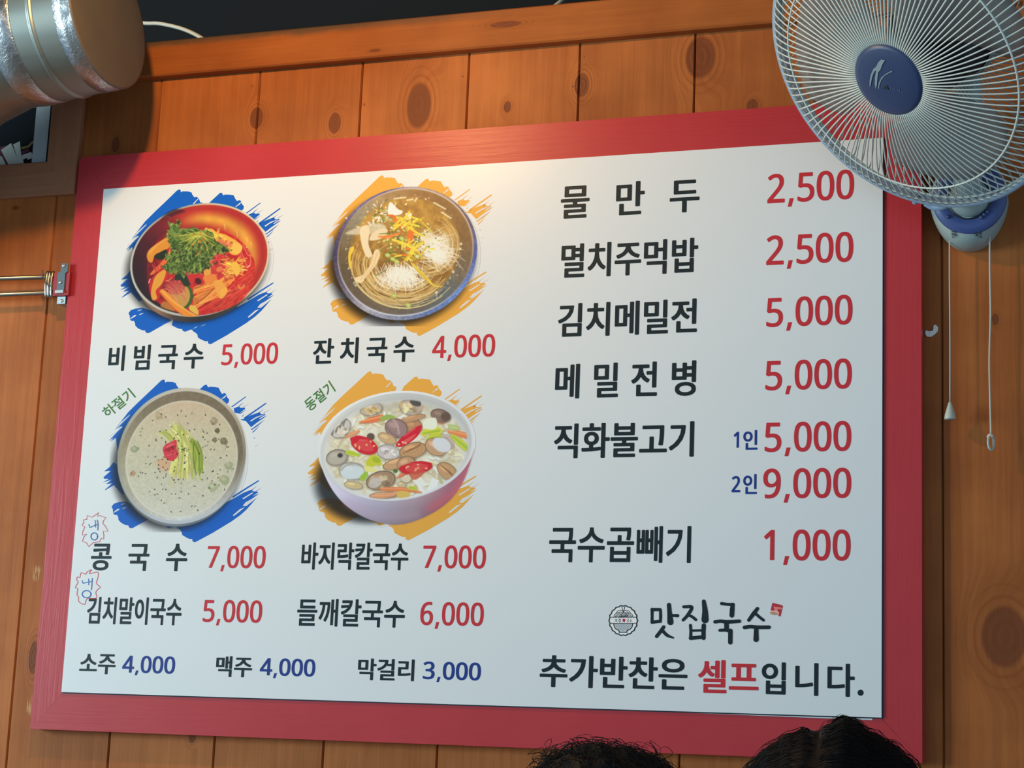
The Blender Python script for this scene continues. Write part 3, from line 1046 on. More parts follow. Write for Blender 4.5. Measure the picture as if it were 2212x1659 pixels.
def start(k, label, land, blue, white, box, seed):
    root = empty('dish_picture', (0, 0, 0))
    root.parent = board
    root['label'] = label
    st, sl = brush('brush_stroke', M_blue if blue else M_orange, M_slit, land, root)
    cv = Canvas(*box, CROP[k], white, seed)
    c_ = ink((16, 92, 178), (228, 222, 212)) if blue else ink((228, 160, 62), (220, 214, 204))
    under(cv, st, sl, srgb_of(c_, white))
    return root, cv


def bowl(cv, rim, shadow, body=None):
    """soft printed shadow below left, then the mask that keeps the bowl and its shadow"""
    d, px, py = cv.q(shadow)
    m = np.clip((1.10 - d) / 0.20, 0, 1)
    m = m * m * (3 - 2 * m)
    cv.blend(m * 0.86, (26, 26, 30), None, True)
    d2, _, _ = cv.q(rim)
    cv.keep = np.maximum(cv.keep, (m > 0.01) * 1.0)
    cv.keep = np.maximum(cv.keep, (d2 < 1.0) * 1.0)


def ramp(x, stops):
    xs = [a for a, _ in stops]
    return np.stack([np.interp(x, xs, [c_[i] for _, c_ in stops]) for i in range(3)], -1)


# --- picture 1: red mixed noodles
root, cv = start('D', 'printed picture of red spicy noodles with lettuce in a brass bowl', (388.3, 409.7), True, (230, 224, 213), (255, 425, 600, 725), 3)
RIM = (759, 684, 569, 466, -33000)
bowl(cv, RIM, (735, 735, 572, 460, -33000))
BODY = (752, 716, 535, 480, -33000)
d, px, py = cv.q(BODY)
cv.blend(np.clip((1 - d) * 60, 0, 1), ramp(px, [(-560, (120, 100, 85)), (-330, (150, 105, 80)), (-200, (75, 62, 55)), (0, (48, 44, 44)), (300, (70, 60, 50)), (450, (140, 110, 80))]))
cv.keep = np.maximum(cv.keep, (d < 1.0) * 1.0)
d, px, py = cv.q(RIM)
cv.blend(np.clip((1 - d) * 90, 0, 1), ramp(px - py * .5, [(-500, (190, 185, 165)), (0, (150, 140, 125)), (300, (205, 185, 150)), (600, (225, 205, 165))]))
IN = (760, 682, 553, 449, -31000)
d, px, py = cv.q(IN)
ang = px * 0.8 - py * 0.6
wall_c = ramp(ang, [(-560, (44, 26, 30)), (-300, (70, 28, 34)), (-80, (120, 34, 38)), (120, (176, 44, 40)), (300, (188, 58, 42)), (520, (178, 52, 42))])
gold = np.exp(-((d - 0.74) / 0.11) ** 2) * np.clip((ang - 20) / 200, 0, 1)
wall_c = wall_c + gold[..., None] * (np.array((228, 158, 58)) - wall_c) * 0.95
wall_c = wall_c * (0.95 + 0.10 * cv.noise(26, 1)[..., None])
cv.blend(np.clip((1 - d) * 90, 0, 1), wall_c)
redge = np.exp(-((d - 0.93) / 0.045) ** 2) * np.clip((ang - 100) / 200, 0, 1)
cv.blend(redge * .75, (176, 40, 40))
cv.poly([(540, 265), (640, 285), (560, 320), (450, 360), (480, 310)], (56, 26, 30), 5, 4, .7)
cv.line([(470, 345), (505, 330), (520, 350)], 8, (176, 70, 70), 3, 4, .6)
for x, y_, h_ in ((960, 395, 40), (1060, 450, 44), (1140, 505, 30), (1175, 540, 24)):
    cv.line([(x, y_), (x + 8, y_ + h_)], [4, 14, 3], (250, 215, 120), 3, 0, .8)
SOUP = [(560, 440), (660, 425), (750, 418), (900, 432), (1050, 500), (1150, 590), (1200, 680), (1207, 790), (1182, 900), (1105, 1010), (980, 1082), (800, 1130), (650, 1130), (500, 1080), (400, 1010), (345, 900), (332, 760), (348, 640), (440, 500)]
sc_ = ramp(cv.noise(14, 2) + px * .0006, [(0, (150, 28, 30)), (.5, (196, 38, 38)), (1, (212, 52, 44))])
cv.poly(SOUP, sc_, 1.5, 6)
m_, b_ = cv.poly_mask(SOUP, 1.2, 6)
clip = np.zeros((cv.h, cv.w))
clip[b_[0]:b_[1], b_[2]:b_[3]] = m_
cv.poly([(330, 640), (420, 520), (560, 440), (420, 700), (440, 1000), (360, 960), (325, 800)], (92, 24, 30), 14, 3, .7)
cv.clip = clip
for i in range(150):                            # noodles under the broth, lower right
    x, y_ = cv.r.uniform(700, 1130), cv.r.uniform(820, 1120)
    L = cv.r.uniform(60, 170)
    a_ = math.radians(-38 + cv.r.normal() * 9)
    cv.line([(x, y_), (x + L * .5 * math.cos(a_), y_ + L * .5 * math.sin(a_) + 6), (x + L * math.cos(a_), y_ + L * math.sin(a_))], 7, cv.jit((218, 84, 56), .1), .8, 3, .55)
for i in range(64):                             # bright noodle fan
    t = cv.r.random()
    x0, y0 = 705 + 60 * cv.r.random(), 900 + 190 * t
    x1, y1 = 905 + 150 * cv.r.random(), 770 + 120 * t + 30 * cv.r.normal()
    cv.line([(x0, y0), ((x0 + x1) / 2, (y0 + y1) / 2 + 14), (x1, y1)], 10, cv.jit((232, 134, 58), .12), .8, 3, .95)
    if i % 3 == 0:
        cv.line([(x0, y0 + 8), ((x0 + x1) / 2, (y0 + y1) / 2 + 24), (x1, y1 + 8)], 3, (160, 50, 34), .8, 3, .7)
for p in ([(1085, 580), (1110, 650), (1150, 740), (1175, 700), (1170, 640)], [(1090, 640), (1105, 720), (1140, 745)], [(1110, 560), (1150, 640), (1180, 650)], [(1150, 600), (1190, 660)]):
    cv.line(p, 9, (226, 112, 84), .8, 6, .9)
cv.line([(1075, 890), (1085, 915), (1115, 905), (1120, 890)], 13, (232, 130, 62), .8, 5)
for p in ([(1148, 745), (1168, 728)], [(1110, 778), (1126, 760)], [(345, 870), (356, 840)], [(1060, 560), (1085, 590)], [(1135, 560), (1142, 585)]):
    cv.line(p, 8, (244, 208, 180), .8, 0, .9)
for i in range(160):
    x, y_ = cv.r.uniform(340, 1200), cv.r.uniform(430, 1120)
    cv.blob(x, y_, cv.r.uniform(3, 9), cv.r.uniform(2, 5), cv.r.uniform(0, 180), cv.jit((214, 76, 56), .18), .8, .5)
cv.clip = None
cv.poly([(535, 470), (500, 490), (370, 580), (330, 635), (338, 690), (372, 705), (398, 640), (470, 610), (530, 560)], (222, 138, 46), 1.2, 4)
cv.poly([(520, 500), (420, 565), (350, 640), (360, 600), (440, 540)], (236, 168, 74), 3, 3, .7)
cv.line([(400, 645), (470, 620), (520, 585)], 5, (150, 66, 30), 1, 4, .7)
cv.poly([(388, 655), (430, 625), (488, 600), (492, 650), (455, 682), (415, 680)], (40, 44, 26), 1.4, 4)
cv.poly([(515, 590), (498, 640), (430, 720), (360, 790), (375, 805), (460, 740), (515, 680), (524, 640)], (224, 110, 52), 1.2, 4)
for i in range(16):
    x = 370 + 9 * i * cv.r.random() + 4 * i
    cv.line([(x, 690 + 50 * cv.r.random()), (x + 14, 740 + 50 * cv.r.random())], 6, cv.jit((206, 60, 50), .15), .8, 0, .8)
cv.poly([(400, 800), (470, 755), (500, 770), (495, 840), (440, 920), (430, 1000), (385, 1015), (350, 930), (355, 860)], (198, 44, 38), 2, 4)
cv.poly([(405, 810), (465, 765), (485, 790), (450, 880), (402, 935), (412, 995), (378, 1012), (362, 960), (378, 870)], (226, 152, 54), 1.4, 4)
cv.poly([(440, 905), (520, 830), (600, 860), (650, 900), (640, 1000), (560, 1040), (470, 1000)], (150, 40, 40), 2, 4)
for i in range(46):
    x, y_ = cv.r.uniform(470, 620), cv.r.uniform(850, 960)
    a_ = cv.r.uniform(.2, 1.2) * cv.r.choice([-1, 1])
    cv.line([(x, y_), (x + 26, y_ + 26 * a_ * .5), (x + 50, y_ + 45 * a_)], 7, cv.jit((206, 92, 76), .14), .8, 4, .9)
cv.blob(612, 985, 92, 108, 15, (58, 92, 40), 1.2)
cv.blob(600, 982, 80, 98, 15, (198, 142, 70), 1.4)
cv.poly([(480, 880), (580, 860), (640, 900), (600, 960), (520, 950)], (186, 66, 58), 4, 4, .8)
for i in range(26):
    x, y_ = cv.r.uniform(490, 620), cv.r.uniform(870, 990)
    cv.line([(x, y_), (x + 24, y_ + 18), (x + 36, y_ + 44)], 6, cv.jit((210, 110, 84), .12), .8, 4, .85)
cv.poly([(440, 1060), (470, 1020), (530, 1050), (560, 1100), (500, 1090)], (190, 130, 52), 2, 3, .8)
cv.poly([(432, 945), (462, 922), (520, 970), (600, 1050), (690, 1115), (745, 1140), (640, 1142), (560, 1090), (490, 1020)], (232, 138, 46), 1.2, 3)
cv.line([(455, 940), (560, 1035), (720, 1135)], 12, (244, 176, 84), 2, 4, .8)
cv.line([(440, 955), (540, 1070), (620, 1135)], 8, (196, 66, 34), 2, 4, .7)
cv.poly([(690, 1050), (740, 1080), (748, 1132), (700, 1110), (670, 1080)], (222, 176, 70), 1.2, 3)
cv.poly([(560, 810), (600, 780), (660, 820), (690, 880), (640, 900), (600, 850), (560, 850)], (44, 54, 36), 1.5, 3)
cv.poly([(655, 780), (700, 770), (720, 820), (770, 770), (800, 790), (800, 870), (760, 890), (720, 850), (700, 895), (670, 850)], (202, 48, 48), 1.4, 3)
cv.poly([(720, 840), (760, 835), (775, 870), (740, 885)], (80, 30, 30), 1.4, 3)
cv.poly([(805, 660), (870, 640), (960, 630), (1005, 690), (1010, 760), (940, 830), (860, 870), (820, 800)], (200, 54, 50), 2, 4)
for i in range(40):
    cv.blob(cv.r.uniform(830, 1000), cv.r.uniform(650, 840), cv.r.uniform(6, 22), cv.r.uniform(5, 14), cv.r.uniform(0, 180), cv.jit((208, 74, 60), .16), 1.5, .6)
cv.blob(832, 690, 30, 20, -20, (212, 128, 66), 1.2)
cv.blob(920, 760, 28, 20, -30, (224, 116, 66), 1.2)
cv.poly([(790, 770), (850, 745), (850, 800), (800, 830)], (226, 154, 64), 1.2)
cv.poly([(790, 820), (880, 800), (900, 860), (830, 880), (800, 860)], (228, 128, 56), 1.4, 3)
for i in range(60):
    x, y_ = cv.r.uniform(930, 1080), cv.r.uniform(680, 800)
    cv.line([(x, y_), (x + cv.r.uniform(20, 70), y_ + cv.r.uniform(-40, 40))], 9, cv.jit((236, 164, 66), .12), .8, 0, .95)
cv.poly([(1010, 720), (1060, 700), (1090, 760), (1060, 820), (1035, 770)], (240, 180, 70), 1, 3)
cv.poly([(875, 860), (930, 850), (985, 920), (975, 960), (930, 1000), (900, 960), (880, 900)], (234, 156, 66), 1.2, 3)
cv.poly([(930, 930), (980, 910), (975, 965), (932, 1000)], (242, 172, 70), 2, 3, .7)
cv.poly([(810, 440), (860, 430), (900, 460), (960, 475), (1010, 500), (1080, 545), (1108, 590), (1070, 640), (1020, 640), (980, 600), (960, 560), (900, 530), (870, 480)], (236, 168, 62), 1.5, 4)
for i in range(46):
    t = cv.r.random()
    cv.blob(820 + 240 * t + 20 * cv.r.normal(), 455 + 110 * t + 22 * cv.r.normal(), cv.r.uniform(8, 24), cv.r.uniform(6, 16), cv.r.uniform(0, 180), cv.jit((240, 184, 72), .1), .9, .9, .15)
for i in range(26):
    t = cv.r.random()
    cv.blob(890 + 110 * t + 16 * cv.r.normal(), 530 + 50 * t + 16 * cv.r.normal(), 16, 9, cv.r.uniform(0, 180), cv.jit((226, 112, 74), .12), .9, .85, .15)
cv.blob(1062, 592, 46, 44, 20, (240, 184, 78), 1.2, 1, .06)
LET = [(505, 372), (548, 402), (590, 366), (600, 440), (640, 428), (720, 425), (800, 448), (866, 462), (884, 520), (945, 560), (1005, 612), (960, 622), (905, 630), (862, 660), (830, 690), (838, 735), (765, 782), (700, 792), (645, 778), (632, 822), (590, 790),
       (520, 792), (458, 742), (500, 700), (478, 660), (520, 630), (522, 560), (500, 500), (515, 440)]
cv.poly(LET, (66, 82, 36), 1.2, 4)
m_, b_ = cv.poly_mask(LET, 1.2, 4)
clip = np.zeros((cv.h, cv.w))
clip[b_[0]:b_[1], b_[2]:b_[3]] = m_
cv.clip = clip
g_ = ramp(cv.noise(7, 5) * .6 + cv.noise(16, 6) * .5, [(.2, (38, 54, 28)), (.5, (78, 98, 40)), (.8, (128, 146, 58))])
cv.poly(LET, g_, 2, 4, .8)
for i in range(210):
    x, y_ = cv.r.uniform(470, 980), cv.r.uniform(400, 800)
    a_ = math.atan2(y_ - 470, x - 770) + cv.r.normal() * .5
    L = cv.r.uniform(20, 60)
    cv.line([(x, y_), (x + L * .5 * math.cos(a_) + 5 * cv.r.normal(), y_ + L * .5 * math.sin(a_)), (x + L * math.cos(a_), y_ + L * math.sin(a_))], [2, 8, 2], cv.jit(((120, 140, 56), (52, 70, 32), (150, 165, 80))[i % 3], .14), .8, 3, .75)
for i in range(34):
    a_ = math.radians(cv.r.uniform(20, 185))
    L = cv.r.uniform(90, 230)
    x1, y1 = 765 + L * 1.2 * math.cos(a_), 470 + L * .75 * math.sin(a_)
    cv.line([(765 + 14 * cv.r.normal(), 470 + 10 * cv.r.normal()), ((765 + x1) / 2 + 9 * cv.r.normal(), (470 + y1) / 2), (x1, y1)], [9, 6, 3], cv.jit((178, 176, 66), .1), .8, 4, .85)
for i in range(30):
    cv.blob(770 + 80 * cv.r.normal(), 540 + 50 * cv.r.normal(), 8, 5, cv.r.uniform(0, 180), cv.jit((206, 110, 50), .15), .8, .85)
cv.clip = None
edge = spline(LET, 6, True)
for i in range(120):
    x, y_ = edge[cv.r.integers(len(edge))]
    cv.blob(x + 7 * cv.r.normal(), y_ + 7 * cv.r.normal(), cv.r.uniform(6, 16), cv.r.uniform(4, 9), cv.r.uniform(0, 180), cv.jit(((112, 132, 56), (60, 78, 34), (142, 152, 72))[i % 3], .12), .9, .9, .25)
for i in range(70):
    x, y_ = cv.r.uniform(500, 960), cv.r.uniform(560, 780)
    if ((x - 700) / 260) ** 2 + ((y_ - 640) / 150) ** 2 < 1:
        cv.line([(x, y_), (x + 14 * cv.r.normal(), y_ + 18), (x + 20 * cv.r.normal(), y_ + 34)], [2, 6, 2], cv.jit((156, 162, 84), .1), .8, 4, .8)
        cv.blob(x + 20, y_ + 10, 12, 7, cv.r.uniform(0, 180), (38, 52, 28), 1.6, .6, .2)
cv.line([(505, 375), (530, 430), (560, 520)], [14, 22, 10], (112, 138, 62), 2, 4, .8)
pic = cv.mesh('bowl_print', M_pic, root, -0.0003)

# --- picture 2: noodles in clear broth, steel bowl with a blue rim
root, cv = start('E', 'printed picture of thin white noodles in golden broth', (826.3, 379.4), False, (222, 217, 207), (700, 392, 1045, 705), 5)
bowl(cv, (778, 677, 563, 523, -22000), (745, 725, 566, 520, -22000))
RIM = (778, 677, 563, 523, -22000)
d, px, py = cv.q(RIM)
th = np.arctan2(py, px)
rc = ramp(th, [(-3.14, (70, 58, 84)), (-2.4, (120, 104, 140)), (-1.9, (92, 84, 146)), (-1.4, (150, 140, 150)), (-1.0, (150, 120, 110)), (-.5, (96, 80, 96)), (0, (88, 96, 150)), (.6, (106, 134, 192)), (1.2, (98, 116, 160)), (1.6, (128, 132, 152)), (2.2, (168, 160, 166)), (2.7, (96, 84, 98)), (3.14, (70, 58, 84))])
rc = rc * (0.86 + .28 * cv.noise(6, 3)[..., None])
cv.blend(np.clip((1 - d) * 90, 0, 1), rc)
IN = (780, 664, 533, 501, -21500)
d, px, py = cv.q(IN)
th = np.arctan2(py, px)
wc = ramp(th, [(-3.14, (112, 92, 62)), (-2.5, (150, 138, 112)), (-2.0, (168, 136, 92)), (-1.3, (150, 108, 62)), (-.3, (134, 98, 58)), (.4, (118, 104, 84)), (.8, (98, 104, 104)), (1.3, (104, 98, 88)), (2.0, (112, 96, 78)), (2.8, (98, 80, 60)), (3.14, (112, 92, 62))])
cv.blend(np.clip((1 - d) * 90, 0, 1), wc * (.94 + .12 * cv.noise(12, 4)[..., None]))
cv.blend(np.exp(-((d - .985) / .012) ** 2) * np.clip(np.cos(th + 1.0), 0, 1), (206, 186, 170))
cv.blend(np.exp(-((d - .99) / .012) ** 2) * np.clip(np.cos(th - 1.9), 0, 1), (206, 204, 210))
SO = (770, 655, 440, 430, -16000)
d, px, py = cv.q(SO)
bc = ramp(cv.noise(22, 5) * .7 + cv.noise(9, 8) * .3 + np.clip(-py / 1200, -.3, .3), [(.1, (132, 90, 42)), (.5, (164, 118, 54)), (.9, (190, 142, 64))])
cv.blend(np.clip((1 - d) * 14, 0, 1), bc)
for i in range(90):                             # froth along the edge of the broth
    a_ = cv.r.choice([cv.r.uniform(.2, 2.0), cv.r.uniform(2.4, 3.5), cv.r.uniform(-2.3, -.4)])
    r_ = cv.r.uniform(.95, 1.06)
    x, y_ = 770 + 440 * r_ * math.cos(a_) - 16 * math.sin(a_), 655 + 430 * r_ * math.sin(a_)
    cv.blob(x, y_, cv.r.uniform(3, 11), cv.r.uniform(2, 6), cv.r.uniform(0, 180), cv.jit((206, 196, 168), .12), 1, cv.r.uniform(.3, .8))


def swirl(n, cx, cy, rx, ry, a0, a1, col, w, al, rmin=.75):
    for _ in range(n):
        s_ = cv.r.uniform(a0, a1)
        e_ = s_ + cv.r.uniform(25, 80)
        r_ = cv.r.uniform(rmin, 1.05)
        cv.line([(cx + rx * r_ * math.cos(math.radians(a)) + 3 * cv.r.normal(), cy + ry * r_ * math.sin(math.radians(a)) + 3 * cv.r.normal()) for a in np.linspace(s_, e_, 5)], w, cv.jit(col, .08), .8, 4, al)


swirl(120, 770, 760, 400, 330, 20, 160, (224, 192, 126), 6, .6, .5)
swirl(90, 960, 610, 230, 230, -70, 70, (222, 190, 124), 5, .55, .5)
for cx_, cy_, n_, a0, a1 in ((960, 590, 120, -.9, .9), (1010, 680, 130, -.4, 1.3), (700, 850, 120, .5, 2.4), (800, 840, 110, .2, 1.6)):
    for i in range(n_):
        a_ = cv.r.uniform(a0, a1)
        L = cv.r.uniform(70, 190)
        x, y_ = cx_ + cv.r.normal() * 46 - 50 * math.cos(a_), cy_ + cv.r.normal() * 30 - 60 * math.sin(a_)
        cv.line([(x, y_), (x + L * .5 * math.cos(a_) + 6 * cv.r.normal(), y_ + L * .5 * math.sin(a_)), (x + L * math.cos(a_), y_ + L * math.sin(a_))], [4, 5, 3], cv.jit((240, 228, 204), .05), .8, 4, .75)
cv.blob(960, 540, 60, 50, 0, (226, 206, 160), 10, .5)
cv.blob(1060, 640, 80, 110, 10, (240, 230, 212), 22, .5)
cv.blob(680, 890, 140, 60, 10, (238, 226, 204), 18, .5)
for i in range(120):                            # chopped egg and greens at the back
    x, y_ = 600 + 120 * cv.r.normal() * .7, 400 + 60 * cv.r.normal() + 0
    cv.blob(x, y_, cv.r.uniform(6, 20), cv.r.uniform(4, 9), cv.r.uniform(0, 180), cv.jit(((226, 214, 178), (196, 186, 96), (118, 124, 60), (238, 228, 210))[i % 4], .08), .9, .85, .1)
for i in range(130):
    x, y_ = 760 + 95 * cv.r.normal(), 570 + 75 * cv.r.normal()
    cv.blob(x, y_, cv.r.uniform(6, 16), cv.r.uniform(4, 8), cv.r.uniform(0, 180), cv.jit(((196, 200, 112), (120, 142, 50), (222, 210, 150), (88, 104, 40))[i % 4], .1), .9, .85, .1)
cv.poly([(640, 350), (660, 275), (720, 330), (756, 345), (740, 372), (660, 380)], (238, 228, 210), 2, 4)
cv.poly([(780, 360), (830, 365), (820, 412), (775, 415)], (238, 226, 206), 1.5)
cv.poly([(310, 520), (420, 470), (560, 440), (630, 470), (580, 520), (420, 530)], (214, 198, 164), 4, 4, .8)
cv.poly([(425, 490), (470, 455), (500, 490), (490, 600), (520, 690), (480, 705), (450, 650), (430, 570)], (232, 208, 164), 1.5, 5)
cv.poly([(500, 575), (590, 560), (640, 500), (600, 480), (520, 520)], (228, 204, 160), 1.5, 4)
cv.poly([(535, 660), (565, 645), (580, 690), (545, 770), (470, 860), (440, 905), (390, 895), (390, 865), (450, 840), (510, 750)], (234, 204, 152), 1.5, 5)
cv.line([(560, 670), (520, 780), (430, 880)], 8, (212, 170, 112), 2, 4, .6)
cv.poly([(345, 640), (375, 620), (378, 650), (352, 700), (356, 790), (340, 780), (332, 700)], (232, 190, 62), 1.2, 4)
cv.blob(370, 585, 26, 18, -40, (120, 96, 50), 2, .6)
for p in ([(640, 380), (690, 390), (740, 470)], [(690, 400), (710, 470)], [(570, 545), (640, 545), (730, 520)], [(735, 490), (800, 545)], [(845, 490), (815, 600)], [(800, 470), (835, 500)], [(720, 690), (790, 690)], [(780, 640), (815, 640)]):
    cv.line(p, [12, 22, 14], cv.jit((228, 118, 48), .06), 1, 4)
cv.poly([(790, 490), (855, 490), (830, 600), (795, 590)], (226, 114, 46), 1, 0)
for i in range(40):
    x, y_ = 790 + 90 * cv.r.normal(), [455, 640][i % 2] + 45 * cv.r.normal()
    a_ = cv.r.choice([.5, 2.2, -.6]) + .3 * cv.r.normal()
    L = cv.r.uniform(40, 110)
    cv.line([(x - L / 2 * math.cos(a_), y_ - L / 2 * math.sin(a_)), (x + L / 2 * math.cos(a_), y_ + L / 2 * math.sin(a_))], 12, cv.jit((234, 198, 62), .08), .9, 0, .95)
cv.line([(680, 570), (770, 600), (860, 650)], 18, (238, 208, 70), 1)
cv.line([(800, 470), (860, 510), (915, 540)], 16, (238, 206, 66), 1)
cv.line([(830, 755), (900, 830), (940, 870), (1000, 925), (1065, 935)], [14, 30, 26, 14, 6], (226, 192, 66), 1.2, 6)
cv.line([(850, 790), (940, 880), (925, 940)], [4, 10, 4], (200, 160, 50), 1, 4, .7)
for p in ([(600, 700), (660, 670), (715, 665)], [(610, 740), (680, 720), (760, 700)], [(840, 470), (900, 490)], [(545, 850), (630, 805)], [(575, 525), (680, 515)]):
    cv.line(p, [6, 14, 6], (96, 112, 44), 1, 4, .9)
for x, y_ in ((710, 740), (690, 1005), (800, 1080), (750, 560), (870, 700), (640, 690), (680, 720)):
    cv.blob(x, y_, 22, 16, 20, (178, 186, 84), 1)
    cv.blob(x, y_, 12, 8, 20, (210, 208, 140), 1, .8)
for p in ([(690, 250), (780, 240)], [(790, 262), (835, 255)], [(850, 270), (868, 245)], [(1000, 280), (1090, 330)], [(1060, 355), (1130, 400)]):
    cv.line(p, 12, (232, 216, 170), 1.2, 0, .85)
for x, y_ in ((1212, 602), (1205, 640), (960, 640), (870, 700), (1150, 820), (1020, 980)):
    cv.blob(x, y_, 11, 11, 0, (232, 216, 168), 1, .8)
pic = cv.mesh('bowl_print', M_pic, root, -0.0003)

# --- picture 3: noodles in pale soy milk
root, cv = start('F', 'printed picture of pale soy milk noodle soup with cucumber', (354.1, 820.4), True, (208, 212, 210), (236, 832, 545, 1150), 8)
RIM = (805, 590, 446, 472, -16000)
bowl(cv, RIM, (775, 640, 446, 462, -16000))
BD = (800, 612, 436, 470, -16000)
d, px, py = cv.q(BD)
cv.blend(np.clip((1 - d) * 60, 0, 1), ramp(px, [(-400, (92, 88, 76)), (-100, (112, 118, 122)), (100, (96, 104, 110)), (400, (120, 118, 110))]))
cv.keep = np.maximum(cv.keep, (d < 1) * 1.0)
d, px, py = cv.q(RIM)
th = np.arctan2(py, px)
cv.blend(np.clip((1 - d) * 90, 0, 1), ramp(th, [(-3.14, (140, 138, 118)), (-2, (176, 172, 158)), (-1, (188, 180, 164)), (0, (128, 118, 96)), (1, (176, 182, 184)), (2, (172, 178, 182)), (3.14, (140, 138, 118))]))
IN = (805, 590, 425, 448, -15500)
d, px, py = cv.q(IN)
wc = ramp(th, [(-3.14, (150, 140, 112)), (-2.2, (118, 106, 84)), (-1.3, (116, 104, 82)), (0, (110, 98, 76)), (.8, (168, 166, 156)), (1.6, (198, 200, 196)), (2.4, (170, 164, 142)), (3.14, (150, 140, 112))])
cv.blend(np.clip((1 - d) * 90, 0, 1), wc * (.95 + .1 * cv.noise(10, 2)[..., None]))
SO = (805, 612, 388, 404, -13000)
d, px, py = cv.q(SO)
bc = ramp(py + 40 * cv.noise(30, 4), [(-400, (186, 166, 136)), (-150, (186, 178, 148)), (100, (186, 182, 156)), (400, (192, 190, 172))])
cv.blend(np.clip((1 - d) * 60, 0, 1), bc * (.965 + .07 * cv.noise(7, 6)[..., None]))
cv.blend(np.exp(-((d - .99) / .012) ** 2) * .7, (206, 204, 190))
for x, y_, r_, c_ in ((482, 546, 26, (140, 146, 112)), (650, 315, 27, (158, 144, 112)), (1028, 350, 26, (142, 132, 100)), (1050, 416, 18, (84, 76, 50)), (1032, 480, 18, (110, 104, 72)), (1095, 488, 26, (108, 102, 74)), (1130, 656, 30, (150, 152, 118)),
                      (1100, 756, 36, (150, 154, 116)), (1022, 806, 34, (158, 162, 126)), (468, 710, 22, (164, 132, 100))):
    cv.blob(x, y_, r_, r_ * .95, cv.r.uniform(0, 90), c_, 1.4, .92, .1)
    cv.blob(x - r_ * .2, y_ - r_ * .25, r_ * .5, r_ * .35, 30, np.array(c_) + 26, 2, .8)
cv.blob(690, 650, 60, 42, 20, (196, 148, 108), 9, .7)
cv.blob(800, 700, 55, 40, 0, (184, 150, 108), 9, .6)
for i in range(70):
    x0, y0 = 760 + 60 * cv.r.normal() * .8, 425 + 26 * cv.r.normal()
    x1, y1 = cv.r.uniform(720, 960), cv.r.uniform(620, 760)
    cv.line([(x0, y0), ((x0 + x1) / 2 + 24, (y0 + y1) / 2 - 30), (x1, y1)], 10, cv.jit(((178, 180, 92), (156, 166, 66), (196, 194, 116), (206, 196, 140))[i % 4], .09), .9, 4, .85)
for i in range(26):
    x0, y0 = cv.r.uniform(860, 930), cv.r.uniform(470, 540)
    cv.line([(x0, y0), (x0 + 26, y0 + 70), (x0 + 24, y0 + cv.r.uniform(120, 210))], 9, cv.jit((136, 152, 54), .12), .9, 4, .85)
cv.line([(890, 490), (885, 600), (905, 720)], 6, (70, 84, 34), 1, 4, .8)
cv.line([(770, 640), (750, 740), (725, 800)], 9, (198, 188, 112), 1, 4, .8)
cv.poly([(675, 545), (690, 515), (735, 490), (765, 478), (772, 500), (770, 540), (785, 570), (770, 605), (730, 625), (695, 605), (682, 575)], (196, 52, 62), 1.2, 4)
cv.poly([(690, 545), (740, 520), (762, 520), (750, 540), (700, 560)], (150, 24, 40), 1.5, 3, .8)
cv.line([(700, 530), (750, 508)], 7, (226, 120, 120), 1.2, 0, .8)
cv.line([(705, 588), (760, 572)], 6, (222, 104, 110), 1.2, 0, .7)
for i in range(150):
    if i < 60:
        x, y_ = 720 + 120 * cv.r.normal(), 640 + 120 * cv.r.normal()
    else:
        a_, r_ = cv.r.uniform(0, 6.28), math.sqrt(cv.r.random()) * .93
        x, y_ = 805 + 388 * r_ * math.cos(a_), 612 + 404 * r_ * math.sin(a_)
    if ((x - 805) / 375) ** 2 + ((y_ - 612) / 390) ** 2 < 1:
        cv.blob(x, y_, cv.r.uniform(4, 7.5), cv.r.uniform(2.6, 4.2), cv.r.uniform(0, 180), (46, 36, 28), .8, .9)
for i in range(90):
    a_, r_ = cv.r.uniform(0, 6.28), math.sqrt(cv.r.random()) * .95
    cv.blob(805 + 388 * r_ * math.cos(a_), 612 + 404 * r_ * math.sin(a_), 5, 4, 0, (158, 140, 108), 1, .5)
pic = cv.mesh('bowl_print', M_pic, root, -0.0003)

# --- picture 4: clam noodles in a white bowl
root, cv = start('G', 'printed picture of clam noodle soup with chilli in a white bowl', (800.7, 802.6), False, (216, 216, 211), (650, 828, 1045, 1150), 9)
RIM = (782, 630, 590, 416, -24000)
bowl(cv, (782, 640, 590, 416, -24000), (735, 800, 560, 408, -60000))
BODYP = [(260, 640), (202, 690), (212, 745), (250, 860), (320, 985), (420, 1090), (560, 1175), (700, 1215), (800, 1222), (920, 1195), (1060, 1130), (1180, 1040), (1262, 930), (1316, 810), (1346, 715), (1360, 640), (1300, 560), (780, 500)]
d, px, py = cv.q((782, 780, 600, 440, 0))
bc = ramp(px * .8 + py * .25, [(-480, (208, 206, 214)), (-200, (184, 174, 194)), (0, (172, 162, 178)), (180, (164, 140, 148)), (360, (150, 96, 108)), (480, (176, 92, 106)), (560, (206, 190, 196))])
bc = bc * np.clip(1.12 - (py - 180) / 900, .7, 1.08)[..., None]
m_, b_ = cv.poly_mask(BODYP, 1.2, 5)
cv.keep[b_[0]:b_[1], b_[2]:b_[3]] = np.maximum(cv.keep[b_[0]:b_[1], b_[2]:b_[3]], m_)
cv.poly(BODYP, bc, 1.2, 5)
cv.poly([(1010, 1090), (1200, 960), (1310, 830), (1300, 900), (1210, 1010), (1080, 1110)], (206, 96, 104), 16, 3, .55)
cv.line([(420, 1060), (600, 1140), (760, 1165), (930, 1150)], 40, (200, 160, 180), 22, 4, .35)
d, px, py = cv.q(RIM)
